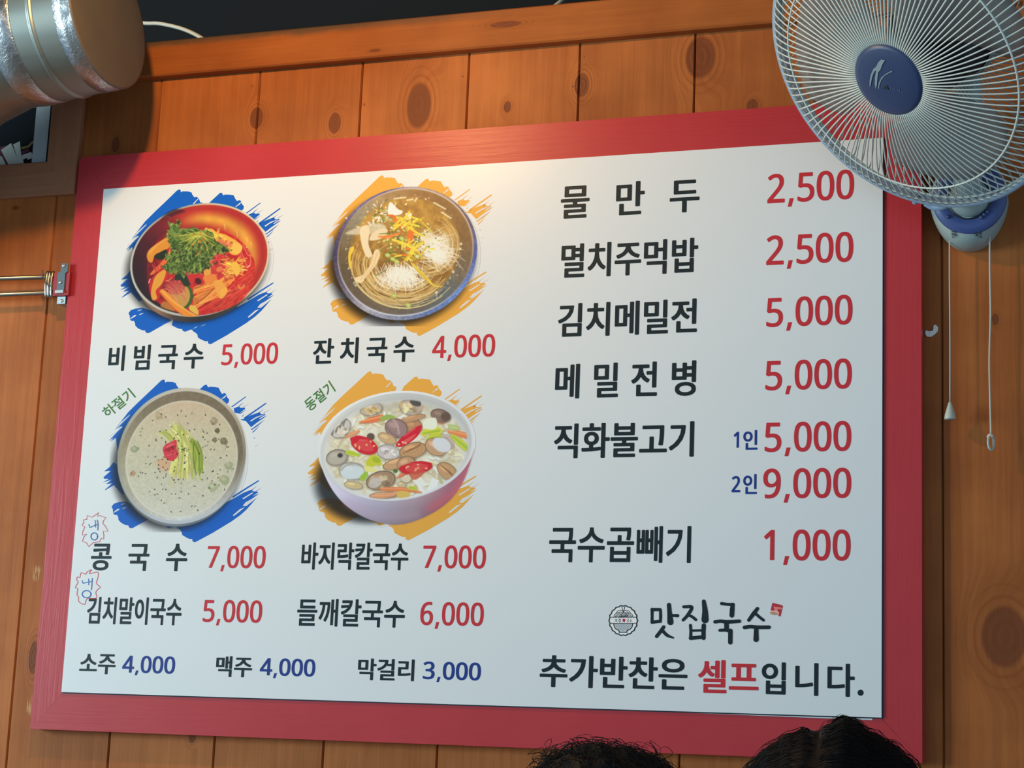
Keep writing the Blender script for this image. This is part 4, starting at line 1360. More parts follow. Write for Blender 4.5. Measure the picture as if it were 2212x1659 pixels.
cv.blend(np.clip((1 - d) * 90, 0, 1), ramp(px * .5 + py, [(-500, (226, 226, 222)), (0, (214, 214, 212)), (500, (226, 226, 226))]))
IN = (780, 632, 566, 396, -23000)
d, px, py = cv.q(IN)
cv.blend(np.clip((1 - d) * 90, 0, 1), ramp(py - px * .3, [(-420, (188, 190, 186)), (-250, (200, 200, 194)), (0, (212, 210, 202)), (400, (214, 212, 204))]))
SO = (780, 660, 532, 368, -21000)
d, px, py = cv.q(SO)
cv.blend(np.clip((1 - d) * 12, 0, 1), ramp(cv.noise(16, 3), [(0, (196, 180, 140)), (.5, (216, 206, 176)), (1, (228, 222, 204))]))
cv.blend(np.clip((1 - d) * 12, 0, 1) * np.clip((-py - 230) / 140, 0, .6), (176, 172, 158))
mm = np.clip((1.02 - d) * 30, 0, 1)
cv.clip = mm
for i in range(150):                            # flat noodles everywhere between the shells
    a_, r_ = cv.r.uniform(0, 6.28), math.sqrt(cv.r.random()) * .97
    x, y_ = 780 + 520 * r_ * math.cos(a_), 660 + 350 * r_ * math.sin(a_)
    a_ = cv.r.uniform(-.6, 2.2)
    L = cv.r.uniform(30, 90)
    c_ = cv.jit(((232, 226, 204), (222, 212, 176), (238, 234, 222), (202, 186, 144))[i % 4], .05)
    p = [(x - L / 2 * math.cos(a_), y_ - L / 2 * math.sin(a_)), (x + 10 * cv.r.normal(), y_ + 10 * cv.r.normal()), (x + L / 2 * math.cos(a_), y_ + L / 2 * math.sin(a_))]
    cv.line([(a, b + 6) for a, b in p], 20, (168, 148, 110), 1.4, 4, .45)
    cv.line(p, 18, c_, 1.0, 4, .95)


def clam(x, y_, rx, ry, ang, shell, meat=None, rim_dark=.72, up=0):
    cv.blob(x + 5, y_ + 8, rx * 1.05, ry * 1.06, ang, (110, 92, 74), 4, .5)
    sh = np.array(shell, float)
    cv.blob(x, y_, rx, ry, ang, sh * rim_dark, 1.1)
    cv.blob(x, y_ + 2, rx * .93, ry * .9, ang, sh, 1.2)
    for i in range(5):
        t = .8 - .14 * i
        cv.blob(x - 3 * i, y_ - 2 * i, rx * t, ry * t, ang, sh * (1.02 if i % 2 else .9), 1.6, .5)
    cv.blob(x - rx * .25, y_ - ry * .3, rx * .4, ry * .28, ang, np.minimum(sh * 1.2, 246), 4, .7)
    if meat is not None:
        c_ = np.array(meat, float)
        for i in range(9):
            dx, dy = cv.r.normal() * rx * .32, cv.r.normal() * ry * .22 + ry * .15
            cv.blob(x + dx, y_ + dy, rx * .3, ry * .26, cv.r.uniform(0, 180), cv.jit(c_, .1), 1.3, .9, .12)
        for i in range(5):
            dx, dy = cv.r.normal() * rx * .35, cv.r.normal() * ry * .2 + ry * .25
            cv.blob(x + dx, y_ + dy, rx * .1, ry * .09, 0, c_ * .62, 1.2, .7)


def carrot(p, w=24, col=(230, 136, 84)):
    cv.line([(a + 2, b + 6) for a, b in p], w, (150, 100, 70), 2, 4, .5)
    cv.line(p, w, col, 1, 4)
    cv.line([(a, b - np.mean(w) * .2) for a, b in p], np.mean(w) * .3, (242, 172, 122), 1.5, 4, .8)


carrot([(515, 455), (590, 440), (672, 420)], [14, 44, 40], (226, 116, 66))
carrot([(380, 570), (450, 545), (500, 520)], [6, 34, 20], (214, 150, 104))
carrot([(1170, 525), (1240, 540), (1305, 555)], [18, 40, 44], (232, 132, 80))
carrot([(1080, 440), (1120, 450), (1140, 440)], 34, (206, 128, 84))
clam(592, 355, 84, 50, -8, (196, 180, 160), (206, 176, 116))
clam(886, 345, 84, 58, 14, (186, 170, 152), (214, 190, 142))
cv.blob(925, 310, 44, 26, 20, (66, 60, 58), 2, .8)
clam(1112, 405, 76, 48, 16, (140, 116, 100))
cv.blob(1150, 415, 36, 34, 16, (88, 68, 58), 5, .7)
clam(366, 500, 84, 60, -42, (206, 198, 188), (214, 202, 182))
cv.line([(300, 545), (315, 490), (350, 445)], 20, (104, 90, 78), 3, 4, .8)
for x, y_ in ((330, 500), (360, 470), (385, 450)):
    cv.line([(x, y_ + 30), (x + 10, y_), (x + 24, y_ - 16)], 12, (110, 98, 86), 1.5, 4, .8)
clam(900, 480, 74, 60, 20, (190, 140, 98))
clam(905, 425, 96, 22, -14, (196, 150, 108))
clam(780, 500, 86, 72, 22, (158, 128, 122))
cv.line([(705, 490), (740, 530), (800, 570)], 9, (120, 92, 92), 2, 4, .7)
cv.line([(760, 440), (790, 480), (800, 540)], 14, (196, 168, 160), 4, 4, .8)
cv.blob(590, 565, 30, 28, 0, (86, 66, 54), 2, .9)
clam(712, 575, 72, 36, 22, (210, 172, 124))
clam(722, 678, 88, 56, 8, (202, 192, 186), (216, 204, 196))
clam(905, 665, 104, 58, -14, (196, 150, 104))
for i in range(4):
    cv.line([(830 + i * 16, 690 - i * 10), (900 + i * 10, 660 - i * 6), (960, 630 - i * 4)], 8, (150, 104, 66), 1.4, 4, .7)
clam(1075, 640, 84, 62, 30, (200, 158, 118))
cv.blob(1140, 605, 84, 58, 26, (176, 160, 142), 1.5)
cv.blob(1120, 625, 72, 52, 26, (214, 214, 214), 3, .95)
cv.line([(1085, 560), (1160, 560), (1215, 620)], 14, (196, 186, 172), 2, 5, .9)
clam(800, 760, 124, 40, -14, (204, 158, 112))
clam(855, 770, 70, 62, -20, (196, 152, 112))
clam(338, 718, 82, 60, -12, (168, 156, 140))
cv.blob(338, 725, 66, 46, -12, (190, 180, 162), 5, .7)
cv.blob(362, 704, 20, 17, 0, (52, 48, 44), 2.5, .9)
clam(450, 820, 98, 64, 10, (196, 196, 190))
cv.poly([(365, 830), (420, 790), (520, 790), (540, 830), (500, 870), (400, 880)], (206, 214, 214), 4, 4, .9)
cv.line([(358, 820), (420, 775), (500, 765), (545, 800)], 12, (168, 158, 140), 2, 5, .8)
clam(665, 890, 112, 70, -14, (168, 136, 104), (206, 184, 146))
cv.blob(620, 910, 50, 34, -30, (198, 188, 182), 3, .8)
cv.blob(700, 915, 34, 22, 0, (122, 98, 76), 3, .7)
clam(1160, 820, 84, 56, 36, (200, 156, 110))
for i in range(4):
    cv.line([(1110 + i * 10, 775 + i * 8), (1160 + i * 8, 810 + i * 10), (1205, 850 + i * 6)], 7, (140, 98, 60), 1.3, 4, .7)
clam(690, 1000, 112, 26, -4, (206, 154, 112))
cv.poly([(905, 890), (960, 860), (1010, 920), (960, 950)], (232, 226, 212), 1.2)
cv.poly([(1000, 985), (1050, 870), (1100, 890), (1070, 985)], (234, 230, 220), 1.2)
cv.poly([(930, 900), (1010, 985), (960, 990)], (238, 234, 226), 1.2)
clam(850, 865, 46, 40, 30, (222, 206, 172))
clam(820, 920, 34, 22, 10, (206, 184, 140))
clam(460, 925, 70, 28, 8, (210, 186, 134))
carrot([(790, 870), (830, 845), (860, 835)], [10, 28, 14], (220, 104, 66))
carrot([(670, 955), (760, 955), (880, 962), (970, 980)], [20, 30, 30, 8], (232, 126, 72))
carrot([(590, 1010), (700, 1005), (790, 985)], [12, 40, 16], (218, 152, 108))
cv.poly([(790, 975), (870, 975), (880, 1020), (800, 1025)], (214, 178, 90), 2, 3)
carrot([(700, 1010), (760, 1000)], 22, (206, 146, 110))


def pepper(x, y_, rx, ry, ang, seeds=5):
    cv.blob(x + 3, y_ + 6, rx, ry, ang, (120, 50, 46), 3, .6)
    cv.blob(x, y_, rx, ry, ang, (202, 36, 46), 1, 1, .04)
    cv.blob(x + 3, y_ + 2, rx * .7, ry * .62, ang, (216, 74, 72), 2, .9)
    for i in range(seeds):
        cv.blob(x + rx * .35 * cv.r.normal(), y_ + ry * .3 * cv.r.normal(), 10, 6, cv.r.uniform(0, 180), (236, 186, 130), .9, .95)
    cv.line([(x - rx * .5, y_ - ry * .62), (x + rx * .3, y_ - ry * .6)], 5, (236, 120, 118), 1.4, 0, .7)


pepper(540, 628, 106, 62, 24, 7)
cv.poly([(436, 575), (520, 560), (470, 620)], (204, 34, 46), 1.2, 3)
cv.poly([(776, 630), (820, 570), (900, 510), (960, 478), (972, 500), (940, 560), (880, 610), (820, 640)], (204, 34, 50), 1.1, 4)
cv.poly([(830, 600), (900, 555), (930, 545), (890, 590), (830, 625)], (222, 96, 92), 2, 4, .85)
cv.line([(840, 560), (920, 505)], 8, (236, 110, 120), 2, 0, .7)
for x, y_ in ((800, 622), (830, 605), (850, 612)):
    cv.blob(x, y_, 10, 6, 20, (238, 192, 140), .9)
pepper(930, 795, 124, 44, -8, 7)
cv.poly([(880, 830), (1000, 820), (940, 880), (900, 880)], (200, 86, 60), 2, 3, .8)


def leek(p, w, c0=(206, 206, 66), c1=(150, 182, 62)):
    cv.line([(a + 2, b + 6) for a, b in p], w, (140, 140, 70), 2, 4, .5)
    cv.line(p, w, c0, 1.1, 4)
    cv.line([p[0], p[-1]], np.asarray(w) * .35, c1, 2.5, 0, .8)


leek([(985, 540), (1040, 510), (1100, 520)], [40, 70, 50])
leek([(1010, 580), (1060, 550), (1110, 560)], [10, 34, 20], (196, 200, 60))
cv.poly([(995, 440), (1075, 425), (1080, 500), (1020, 510), (980, 490)], (236, 230, 204), 1.4, 4)
leek([(1200, 560), (1260, 610), (1315, 655)], [30, 58, 44], (198, 202, 72), (142, 186, 66))
leek([(1185, 490), (1235, 500)], 36, (176, 190, 112), (196, 206, 150))
cv.poly([(565, 735), (610, 698), (660, 725), (672, 780), (640, 775), (600, 790), (555, 780)], (196, 196, 52), 1.3, 4)
cv.blob(632, 738, 34, 20, 20, (160, 176, 44), 2, .9)
cv.poly([(540, 790), (580, 785), (640, 820), (560, 830)], (224, 216, 130), 2, 3)
leek([(420, 680), (460, 690), (500, 700)], [34, 40, 16], (192, 200, 60))
leek([(675, 430), (720, 415), (765, 420)], [30, 36, 20], (150, 172, 92))
leek([(530, 870), (550, 850), (560, 835)], [44, 40, 20], (160, 190, 62), (140, 180, 60))
leek([(885, 945), (920, 950)], 30, (200, 196, 70))
cv.blob(775, 820, 18, 16, 0, (90, 112, 50), 2)
cv.clip = None
cv.blend(np.exp(-((d - 1.04) / .03) ** 2) * .25, (168, 164, 156))
pic = cv.mesh('bowl_print', M_pic, root, -0.0003)

# ------------------------------------------------------------------ wall fan
M_fw = mat('cream_white_fan_plastic', (0.34, 0.43, 0.42), 0.36)
M_wire = mat('white_coated_wire', (0.60, 0.66, 0.62), 0.35)
M_band = mat('pale_blue_guard_band', (0.46, 0.62, 0.80), 0.35)
_t = NT(M_band)                                # thin plastic that lets some light through
_tl = _t.n('ShaderNodeBsdfTranslucent')
_tl.inputs[0].default_value = (0.50, 0.68, 0.86, 1)
_mx = _t.n('ShaderNodeMixShader')
_mx.inputs[0].default_value = 0.45
_t.l(_t.b.outputs[0], _mx.inputs[1])
_t.l(_tl.outputs[0], _mx.inputs[2])
_t.l(_mx.outputs[0], _t.t.nodes['Material Output'].inputs['Surface'])
M_cap = mat('navy_hub_plastic', (0.022, 0.044, 0.125), 0.42)
M_ring = mat('blue_fan_trim', (0.065, 0.095, 0.27), 0.4)
M_dark = mat('dark_motor_plastic', (0.018, 0.022, 0.032), 0.45)
M_sw = mat('grey_hub_print', (0.24, 0.32, 0.36), 0.5)
M_blade = mat('smoky_fan_blade', (0.30, 0.29, 0.28), 0.25)
_t = NT(M_blade)
_tr = _t.n('ShaderNodeBsdfTransparent')
_tr.inputs[0].default_value = (0.80, 0.79, 0.80, 1)
_mx = _t.n('ShaderNodeMixShader')
_mx.inputs[0].default_value = 0.52
_t.l(_tr.outputs[0], _mx.inputs[1])
_t.l(_t.b.outputs[0], _mx.inputs[2])
_t.l(_mx.outputs[0], _t.t.nodes['Material Output'].inputs['Surface'])

FC = onwall([(1971.99, 128.95)], -0.28)[0]                # middle of the guard rim
FN = np.array([-0.718, -1.0, -1.064])
FN /= np.linalg.norm(FN)
FU = np.cross(FN, [0, 0, 1.0])
FU /= np.linalg.norm(FU)
FV = np.cross(FN, FU)
RR, RING_R, RING_H, HUB_R, HUB_H = 0.253, 0.202, 0.040, 0.0592, 0.072
root_loc = np.array([1.640, YW, 2.19])
fan = empty('wall_fan', root_loc, 'white wall fan with navy hub cap and wire guard', 'fan')


def headmat(parent_world):
    m = Matrix.Identity(4)
    for i in range(3):
        m[i][0], m[i][1], m[i][2] = FU[i], FV[i], FN[i]
        m[i][3] = FC[i] - parent_world[i]
    return m


HM = headmat(root_loc)


def head(name, mb, m, smooth=True, parent=None):
    o = mb.build(name, m, parent or fan, smooth, local=True)
    if parent is None:
        o.matrix_local = HM
    return o


def circ(r, h, n=96):
    t = np.arange(n) * 2 * np.pi / n
    return np.stack([r * np.cos(t), r * np.sin(t), np.full(n, h)], 1)


Zx = (0, 0, 1)
# front guard: rim wire with spokes and a stiffening ring
front = head('front_guard', MB().tube(circ(RR - .004, .004), .0022, 6, closed=True).tube(circ(RING_R, RING_H + .0005, 96), .0017, 6, closed=True), M_wire)


def spoke_mesh(prof, swirl, r, n=5):
    rr, hh = np.array(prof).T
    p = spline(np.stack([rr, hh], 1), 4)
    a = np.interp(p[:, 0], [min(rr), max(rr)], [0, swirl])
    pts = np.stack([p[:, 0] * np.cos(a), p[:, 0] * np.sin(a), p[:, 1]], 1)
    return MB().tube(pts, r, n)


FP = [(0.0575, HUB_H - .003), (0.075, 0.0705), (0.12, 0.063), (0.17, 0.0505), (RING_R, RING_H), (0.228, 0.026), (0.246, 0.012), (0.2525, -0.004), (0.2515, -0.017)]
s0 = head('guard_spoke', spoke_mesh(FP, 0.10, 0.00135), M_wire, parent=front)
NS = 116
for i in range(1, NS):
    o = s0.copy()
    COL.objects.link(o)
    o.rotation_euler = (0, 0, 2 * math.pi * i / NS)
rear = head('rear_guard', MB().tube(circ(RR - .006, -.012), .0022, 6, closed=True).tube(circ(.085, -.098, 48), .0018, 6, closed=True).tube(circ(.185, -.076, 64), .0014, 6, closed=True), M_wire)
RP = [(0.2515, -.010), (0.246, -.030), (0.225, -.058), (0.185, -.0775), (0.13, -.090), (0.084, -.098)]
s1 = head('guard_spoke', spoke_mesh(RP, 0.85, 0.0012), M_wire, parent=rear)
NR = 96
for i in range(1, NR):
    o = s1.copy()
    COL.objects.link(o)
    o.rotation_euler = (0, 0, 2 * math.pi * i / NR)
band = head('guard_band', MB().lathe([(RR - .004, .008), (RR + .0015, .0075), (RR + .004, .002), (RR + .004, -.010), (RR + .0015, -.016), (RR - .004, -.0165)], (0, 0, 0), Zx, 120), M_band)

# hub cap with its faint print
cap = head('hub_cap', MB().lathe([(0.0, HUB_H + .0035), (0.03, HUB_H + .003), (0.052, HUB_H + .0012), (0.0585, HUB_H - .001), (0.0595, HUB_H - .006), (0.056, HUB_H - .008)], (0, 0, 0), Zx, 64), M_cap)
hp = lambda pts: onplane([(1840 + x / 9.756, 90 + y_ / 9.756) for x, y_ in pts], FC + FN * (HUB_H + .0042), FN)


def hub_print(name, outline, m):
    q_ = hp(outline)
    loc = np.stack([(q_ - FC) @ FU, (q_ - FC) @ FV, (q_ - FC) @ FN], 1)
    return obj(name, loc, [tuple(range(len(loc)))], m, cap, local=True)


hub_print('swoosh_print', [(625, 372), (665, 390), (705, 385), (650, 470), (600, 600), (560, 640), (540, 760), (530, 900), (505, 1000), (485, 900), (490, 740), (515, 600), (470, 640), (425, 760), (400, 900), (375, 960), (375, 830), (400, 700), (450, 580), (510, 530), (560, 430)], M_sw)
hub_print('swoosh_print', [(855, 632), (780, 665), (690, 720), (620, 810), (580, 920), (572, 1010), (556, 950), (570, 870), (620, 760), (700, 690), (800, 630), (840, 620)], M_sw)
hub_print('badge_print', [(650, 1005), (690, 935), (740, 925), (775, 1015), (745, 1020), (720, 970), (690, 1000)], M_dark)
v, f, core = string2d('SHINIL', 0.7, None)
lo, hi = v.min(0), v.max(0)
qq = (v - lo) / (hi - lo)
A_, B_, C_ = hp([(800, 1010)])[0], hp([(1080, 1075)])[0], hp([(808, 950)])[0]
P = A_ + qq[:, :1] * (B_ - A_) + qq[:, 1:] * (C_ - A_)
loc = np.stack([(P - FC) @ FU, (P - FC) @ FV, (P - FC) @ FN], 1)
obj('badge_lettering', loc, f, mat('faint_hub_print', (0.06, 0.10, 0.22), 0.5), cap, local=True)

# three blades on a spinner
head('blade_hub', MB().lathe([(0.0, .040), (.028, .038), (.036, .028), (.038, -.020), (.0, -.020)], (0, 0, 0), Zx, 40), M_dark)
BL0 = math.radians(100)


def blade_mesh():
    nr, na = 8, 12
    V = []
    for i in range(nr):
        r = 0.034 + (0.208 - 0.034) * i / (nr - 1)
        s_ = i / (nr - 1)
        half = math.radians(24 + 24 * math.sin(min(1, s_ * 1.15) * math.pi * .5)) * (1 - .28 * max(0, s_ - .75) / .25)
        mid = math.radians(-16 * s_)
        for j in range(na):
            t = j / (na - 1) * 2 - 1
            a = mid + half * t
            V.append((r * math.cos(a), r * math.sin(a), 0.004 + 0.020 * t * (1 - .25 * s_) + .004 * math.sin(3 * t)))
    F = [(i * na + j, i * na + j + 1, (i + 1) * na + j + 1, (i + 1) * na + j) for i in range(nr - 1) for j in range(na - 1)]
    return V, F


bv, bf = blade_mesh()
b0 = MB().add(bv, bf)
for i in range(3):
    a = BL0 + i * 2 * math.pi / 3
    ca, sa = math.cos(a), math.sin(a)
    vv = [(x * ca - y_ * sa, x * sa + y_ * ca, z) for x, y_, z in bv]
    o = head('blade', MB().add(vv, bf), M_blade)
    md = o.modifiers.new('thickness', 'SOLIDIFY')
    md.thickness = 0.0016

# motor housing behind the rear guard
head('motor_housing', MB().lathe([(0.0, -.030), (.060, -.031), (.074, -.040), (.078, -.098), (.074, -.150), (.060, -.185), (.034, -.200), (0, -.203)], (0, 0, 0), Zx, 48), M_dark)
head('motor_cover', MB().lathe([(.0795, -.100), (.083, -.104), (.083, -.150), (.072, -.186), (.045, -.206), (0, -.210)], (0, 0, 0), Zx, 48), M_fw)

# neck, ball joint and the oval wall plate
mo = FC - FN * 0.165
foot = W(2094, 432, -0.045)
neck = MB().tube(spline([foot + (0, .0, -.004), foot + (0.0, -.015, .045), 0.5 * (foot + mo) + (.0, -.005, .02), mo + (0, 0, -.02)], 6), [0.026] * 3 + [0.022] * 16, 14)
neck.build('neck', M_fw, fan, True)
cx_, zt_, zb_ = 1.6395, 2.262, 2.1065


def plate_outline(s_, n=44):
    out = []
    for a in np.arange(n) * 2 * np.pi / n:
        x, z = math.cos(a), math.sin(a)
        zz = z * (.5 * (zt_ - zb_)) * s_
        w_ = 0.0625 * s_ * (1.0 + .16 * z) if z < 0 else 0.0625 * s_ * (1 + .0 * z)
        out.append((cx_ + np.sign(x) * abs(x) ** .92 * w_, zz + .5 * (zt_ + zb_)))
    return out


mb = MB()
V, F = [], []
sh = [(1.0, YW - .0005), (1.02, YW - .012), (1.0, YW - .030), (.93, YW - .046), (.80, YW - .056), (.60, YW - .061), (.30, YW - .063)]
for s_, y_ in sh:
    V += [(x, y_, z) for x, z in plate_outline(s_)]
for i in range(len(sh) - 1):
    F += [(i * 44 + j, i * 44 + (j + 1) % 44, (i + 1) * 44 + (j + 1) % 44, (i + 1) * 44 + j) for j in range(44)]
F.append(tuple(6 * 44 + j for j in range(44)))
plate = mb.add(V, F).build('wall_plate', M_fw, fan, True)
yb = YW - .062
J = W(2094, 428, yb)
AXP = np.array([0, -1.0, -.12])
MB().lathe([(.036, -.012), (.0585, -.010), (.0600, .000), (.058, .004), (.040, .0065), (.036, .004)], J, AXP, 48).build('joint_collar', M_ring, fan, True)
MB().lathe([(.0365, -.006), (.0365, .0045), (.030, .003), (.0, .002)], J, AXP, 40).build('joint_socket', M_dark, fan, True)
MB().lathe([(.0325, -.002), (.032, .006), (.027, .016), (.018, .022), (.0, .025)], J, AXP, 40).build('ball_joint', M_fw, fan, True)
for x, y_, r_ in ((2049, 467, .0032), (2119, 469, .003), (2126, 463, .003), (2133, 457, .003)):
    c_ = W(x, y_, yb - .0055)
    MB().lathe([(r_, -.006), (r_, 0), (r_ * .6, .0012), (0, .0016)], c_, (0, -1, 0), 12).build('collar_stud' if x > 2100 else 'indicator_lens', M_ring if x > 2100 else M_cap, fan, True)
for s, x0, x1, y0, y1 in (('풍속', 2054, 2066, 497, 510), ('회전', 2106, 2120, 496, 509)):
    v, f, core = string2d(s, 1.0, (.014, .014))
    lo, hi = v.min(0), v.max(0)
    a, b = W(x0, y1, YW - .0615), W(x1, y0, YW - .0615)
    qq = (v - lo) / (hi - lo)
    x = a[0] + qq[:, 0] * (b[0] - a[0])
    z = a[2] + qq[:, 1] * (b[2] - a[2])
    # follow the plate's bulge
    r_ = np.sqrt(((x - cx_) / .0625) ** 2 + ((z - .5 * (zt_ + zb_)) / (.5 * (zt_ - zb_))) ** 2)
    y_ = np.interp(r_, [0, .3, .6, .8, .93, 1.0], [YW - .063, YW - .063, YW - .061, YW - .056, YW - .046, YW - .030]) - .0022 + string2d.depth
    obj('plate_lettering', np.stack([x, y_, z], 1), f, M_dark, fan)

# clips on the guard band
q1 = onplane([(1979, 434)], FC, FN)[0]
MB().tube([q1 - FN * .012, q1 + FN * .006], .004, 10).build('band_clip', M_band, fan, True)
q2 = [onplane([p], FC - FN * .004, FN)[0] for p in ((2000, 438), (2014, 446), (2030, 447), (2046, 442))]
MB().tube(spline(q2, 4), .0062, 8).build('band_clip', M_band, fan, True)

# two pull cords
M_cord = mat('cream_cord', (0.60, 0.56, 0.48), 0.6)
M_bell = mat('cream_pull_plastic', (0.50, 0.53, 0.46), 0.4)
yc = 0.006
pts = [W(x, y_, yc) for x, y_ in ((2051, 512), (2051, 600), (2052, 720), (2052, 872))]
cord = MB().tube(spline(pts, 5), .0011, 6).build('pull_cord', M_cord, fan, True)
top = W(2052, 868, yc)
MB().lathe([(.0014, 0), (.0028, -.002), (.0085, -.022), (.0092, -.0275), (.0088, -.029), (0, -.029)], top, (0, 0, 1), 24, cap0=True).build('cord_bell', M_bell, cord, True)
pts = [W(x, y_, yc) for x, y_ in ((2138, 505), (2138, 580), (2139.5, 680), (2137, 780), (2139, 880), (2140.5, 940))]
cord = MB().tube(spline(pts, 5), .0015, 6).build('pull_cord', M_cord, fan, True)
rc_ = W(2140.5, 955, yc)
t = np.arange(24) * 2 * np.pi / 24
MB().tube(np.stack([rc_[0] + .0042 * np.cos(t), rc_[1] + .004 * np.cos(t), rc_[2] + .0125 * np.sin(t)], 1), .0020, 8, closed=True).build('cord_ring', M_bell, cord, True)
MB().tube(spline([W(2134, 945, yc - .002), W(2139, 939, yc - .004), W(2145, 943, yc - .002)], 4), .0026, 8).build('cord_knot', M_cord, cord, True)

# ------------------------------------------------------------------ ventilation duct
DN = np.array([1, -.003, .123])
DN /= np.linalg.norm(DN)
DC = onwall([(232.8, 35)], -0.25)[0]
M_gal = mat('galvanised_sheet', (0.27, 0.30, 0.28), 0.45, 0.9)
_t = NT(M_gal)
_p = _t.n('ShaderNodeNewGeometry').outputs['Position']
_nz = _t.noise(_t.vm('MULTIPLY', _p, (3, 30, 30)), 1.0, 3, 0.5)
_t.l(_t.rng(_nz, 0.3, 0.7, 0.40, 0.52), _t.b.inputs['Roughness'])
M_tape = mat('aluminium_tape', (0.46, 0.47, 0.48), 0.32, 1.0)
_t = NT(M_tape)
_p = _t.n('ShaderNodeNewGeometry').outputs['Position']
_t.bump(_t.noise(_p, 60, 4, 0.65, 1.5), 0.35, 0.005)
M_end = mat('duct_end_wood_reflection', (0.16, 0.125, 0.095), 0.55, 0.0)  # metal end; the wood it reflects is put into its brown colour
_t = NT(M_end)
_p = _t.n('ShaderNodeNewGeometry').outputs['Position']
_t.l(_t.mix(_t.noise(_p, 11, 3), (0.090, 0.077, 0.065), (0.125, 0.106, 0.088)), _t.b.inputs['Base Color'])

duct = empty('ventilation_duct', DC, 'large round galvanised steel duct with taped seams and closed metal end', 'duct')
R0 = 0.1325
MB().lathe([(R0, -.002), (R0, -.076), (R0, -.0785), (R0 + .0022, -.080), (R0 + .0030, -.083), (R0 + .0022, -.086), (R0, -.0875), (R0, -.090), (R0, -.150)], DC, DN, 72).build('duct_pipe', M_gal, duct, True)
MB().lathe([(R0 + .001, .0005), (R0 + .0012, -.004), (R0 + .0016, -.018), (R0 + .0013, -.036), (R0 + .0002, -.0365)], DC, DN, 72).build('seam_tape', M_tape, duct, True)
MB().lathe([(0.0, .004), (.10, .0035), (R0 - .003, .002), (R0 + .0012, .0012), (R0 + .0016, -.001), (R0 + .0005, -.003)], DC, DN, 72).build('duct_end', M_end, duct, True)
MB().lathe([(R0 + .0004, -.1245), (R0 + .0018, -.126), (R0 + .0026, -.148), (R0 + .0018, -.170), (R0 + .0004, -.1715)], DC, DN, 72).build('seam_tape', M_tape, duct, True)
# segmented elbow that bends away to the left
e0 = DC - DN * .15
pts, rr = [], []
dirv = -DN.copy()
pos = e0.copy()
elbow = MB()
cur = [pos.copy()]
for i in range(3):
    pos = pos + dirv * (.10 if i else .07)
    cur.append(pos.copy())
    ang = math.radians(14)
    tgt = np.array([-.55, .30, -.78])
    tgt = tgt / np.linalg.norm(tgt)
    dirv = dirv + .28 * (tgt - dirv)
    dirv /= np.linalg.norm(dirv)
cur.append(pos + dirv * .35)
elbow.tube(np.array(cur), R0 + .001, 72, cap=False).build('duct_elbow', M_gal, duct, True)

# ------------------------------------------------------------------ white cables above the partition
M_cab = mat('white_cable_jacket', (0.62, 0.62, 0.52), 0.5)
pts = [onwall([p], y)[0] for p, y in (((250, 44), .20), ((312, 50), .19), ((345, 51), .18), ((390, 61), .17), ((425, 76), .165), ((455, 96), .16), ((470, 112), .16))]
pts += [pts[-1] + np.array((.02, .0, -.15)), pts[-1] + np.array((.02, .02, -.9))]
o = MB().tube(spline(pts, 6), .0042, 8).build('cable', M_cab, None, True)
tag(o, 'white cable arching out from behind the duct over the partition', 'cable')
pts = [onwall([p], y)[0] for p, y in (((1260, -30), .20), ((1225, -8), .18), ((1207, 6), .16), ((1190, 20), .15), ((1176, 40), .14))]
pts = [pts[0] + np.array((.05, .02, .25))] + pts + [pts[-1] + np.array((-.02, 0, -.2)), pts[-1] + np.array((-.02, 0, -.9))]
o = MB().tube(spline(pts, 6), .0036, 8).build('cable', M_cab, None, True)
tag(o, 'short white cable rising above the partition near the top middle', 'cable')

# ------------------------------------------------------------------ twin rods with their bracket
M_steel = mat('brushed_steel', (0.52, 0.49, 0.43), 0.28, 1.0)
M_zinc = mat('zinc_plate', (0.13, 0.16, 0.17), 0.42, 0.8)
M_redp = mat('red_bracket_paint', (0.36, 0.02, 0.03), 0.4)
yr = 0.004
bk = W(132, 618, YW)
rack = empty('rod_rack', bk, 'pair of slim steel rods held by a red bracket with zinc plate', 'rack')
dz = 0.0
for yl, yr_ in ((602, 598), (637, 632)):
    a, b = W(0, yl, yr), W(114, yr_, yr)
    a = b + (a - b) * 7.0
    MB().tube([a, b], .0048, 14).build('steel_rod', M_steel, rack, True)
for i, (xa, xb) in enumerate(((99, 103), (104.5, 109.5), (111, 117))):
    a0, a1 = W(xa + 3, 590, yr - .002), W(xa, 637, yr - .002)
    w_ = .0026
    MB().tube(spline([a0 + (0, .004, .003), a0, .5 * (a0 + a1) + (0, -.003, 0), a1, a1 + (0, .004, -.003)], 5), w_, 8).build('sleeve_rib', M_steel, rack, True)
MB().tube(spline([W(91, 584, yr - .006), W(94, 600, yr - .008), W(99, 612, yr - .009), W(108, 618, yr - .008)], 5), .0012, 6).build('tie_wire', mat('dark_tie_wire', (0.12, 0.07, 0.05), 0.5), rack, True)
a, b = W(116, 640, .0), W(150, 588, .0)
MB().box((a[0], -.004, a[2]), (b[0] + .004, YW - .0004, b[2])).build('bracket_body', M_redp, rack)
pl = [(132, 569), (147, 569), (146, 587), (141, 590), (138, 627), (122, 627), (125, 590), (131, 586)]
q_ = onwall(pl, -.006)
n = len(pl)
v = np.concatenate([q_, q_ + (0, .0022, 0)])
zp = obj('zinc_strap', v, [tuple(range(n - 1, -1, -1)), tuple(range(n, 2 * n))] + [(i, (i + 1) % n, n + (i + 1) % n, n + i) for i in range(n)], M_zinc, rack)
a, b = W(124, 657, .004), W(143, 641, .004)
MB().box((a[0], .002, a[2]), (b[0], YW - .0004, b[2])).build('foot_plate', mat('pale_zinc', (0.5, 0.58, 0.6), 0.35, 0.85), rack)
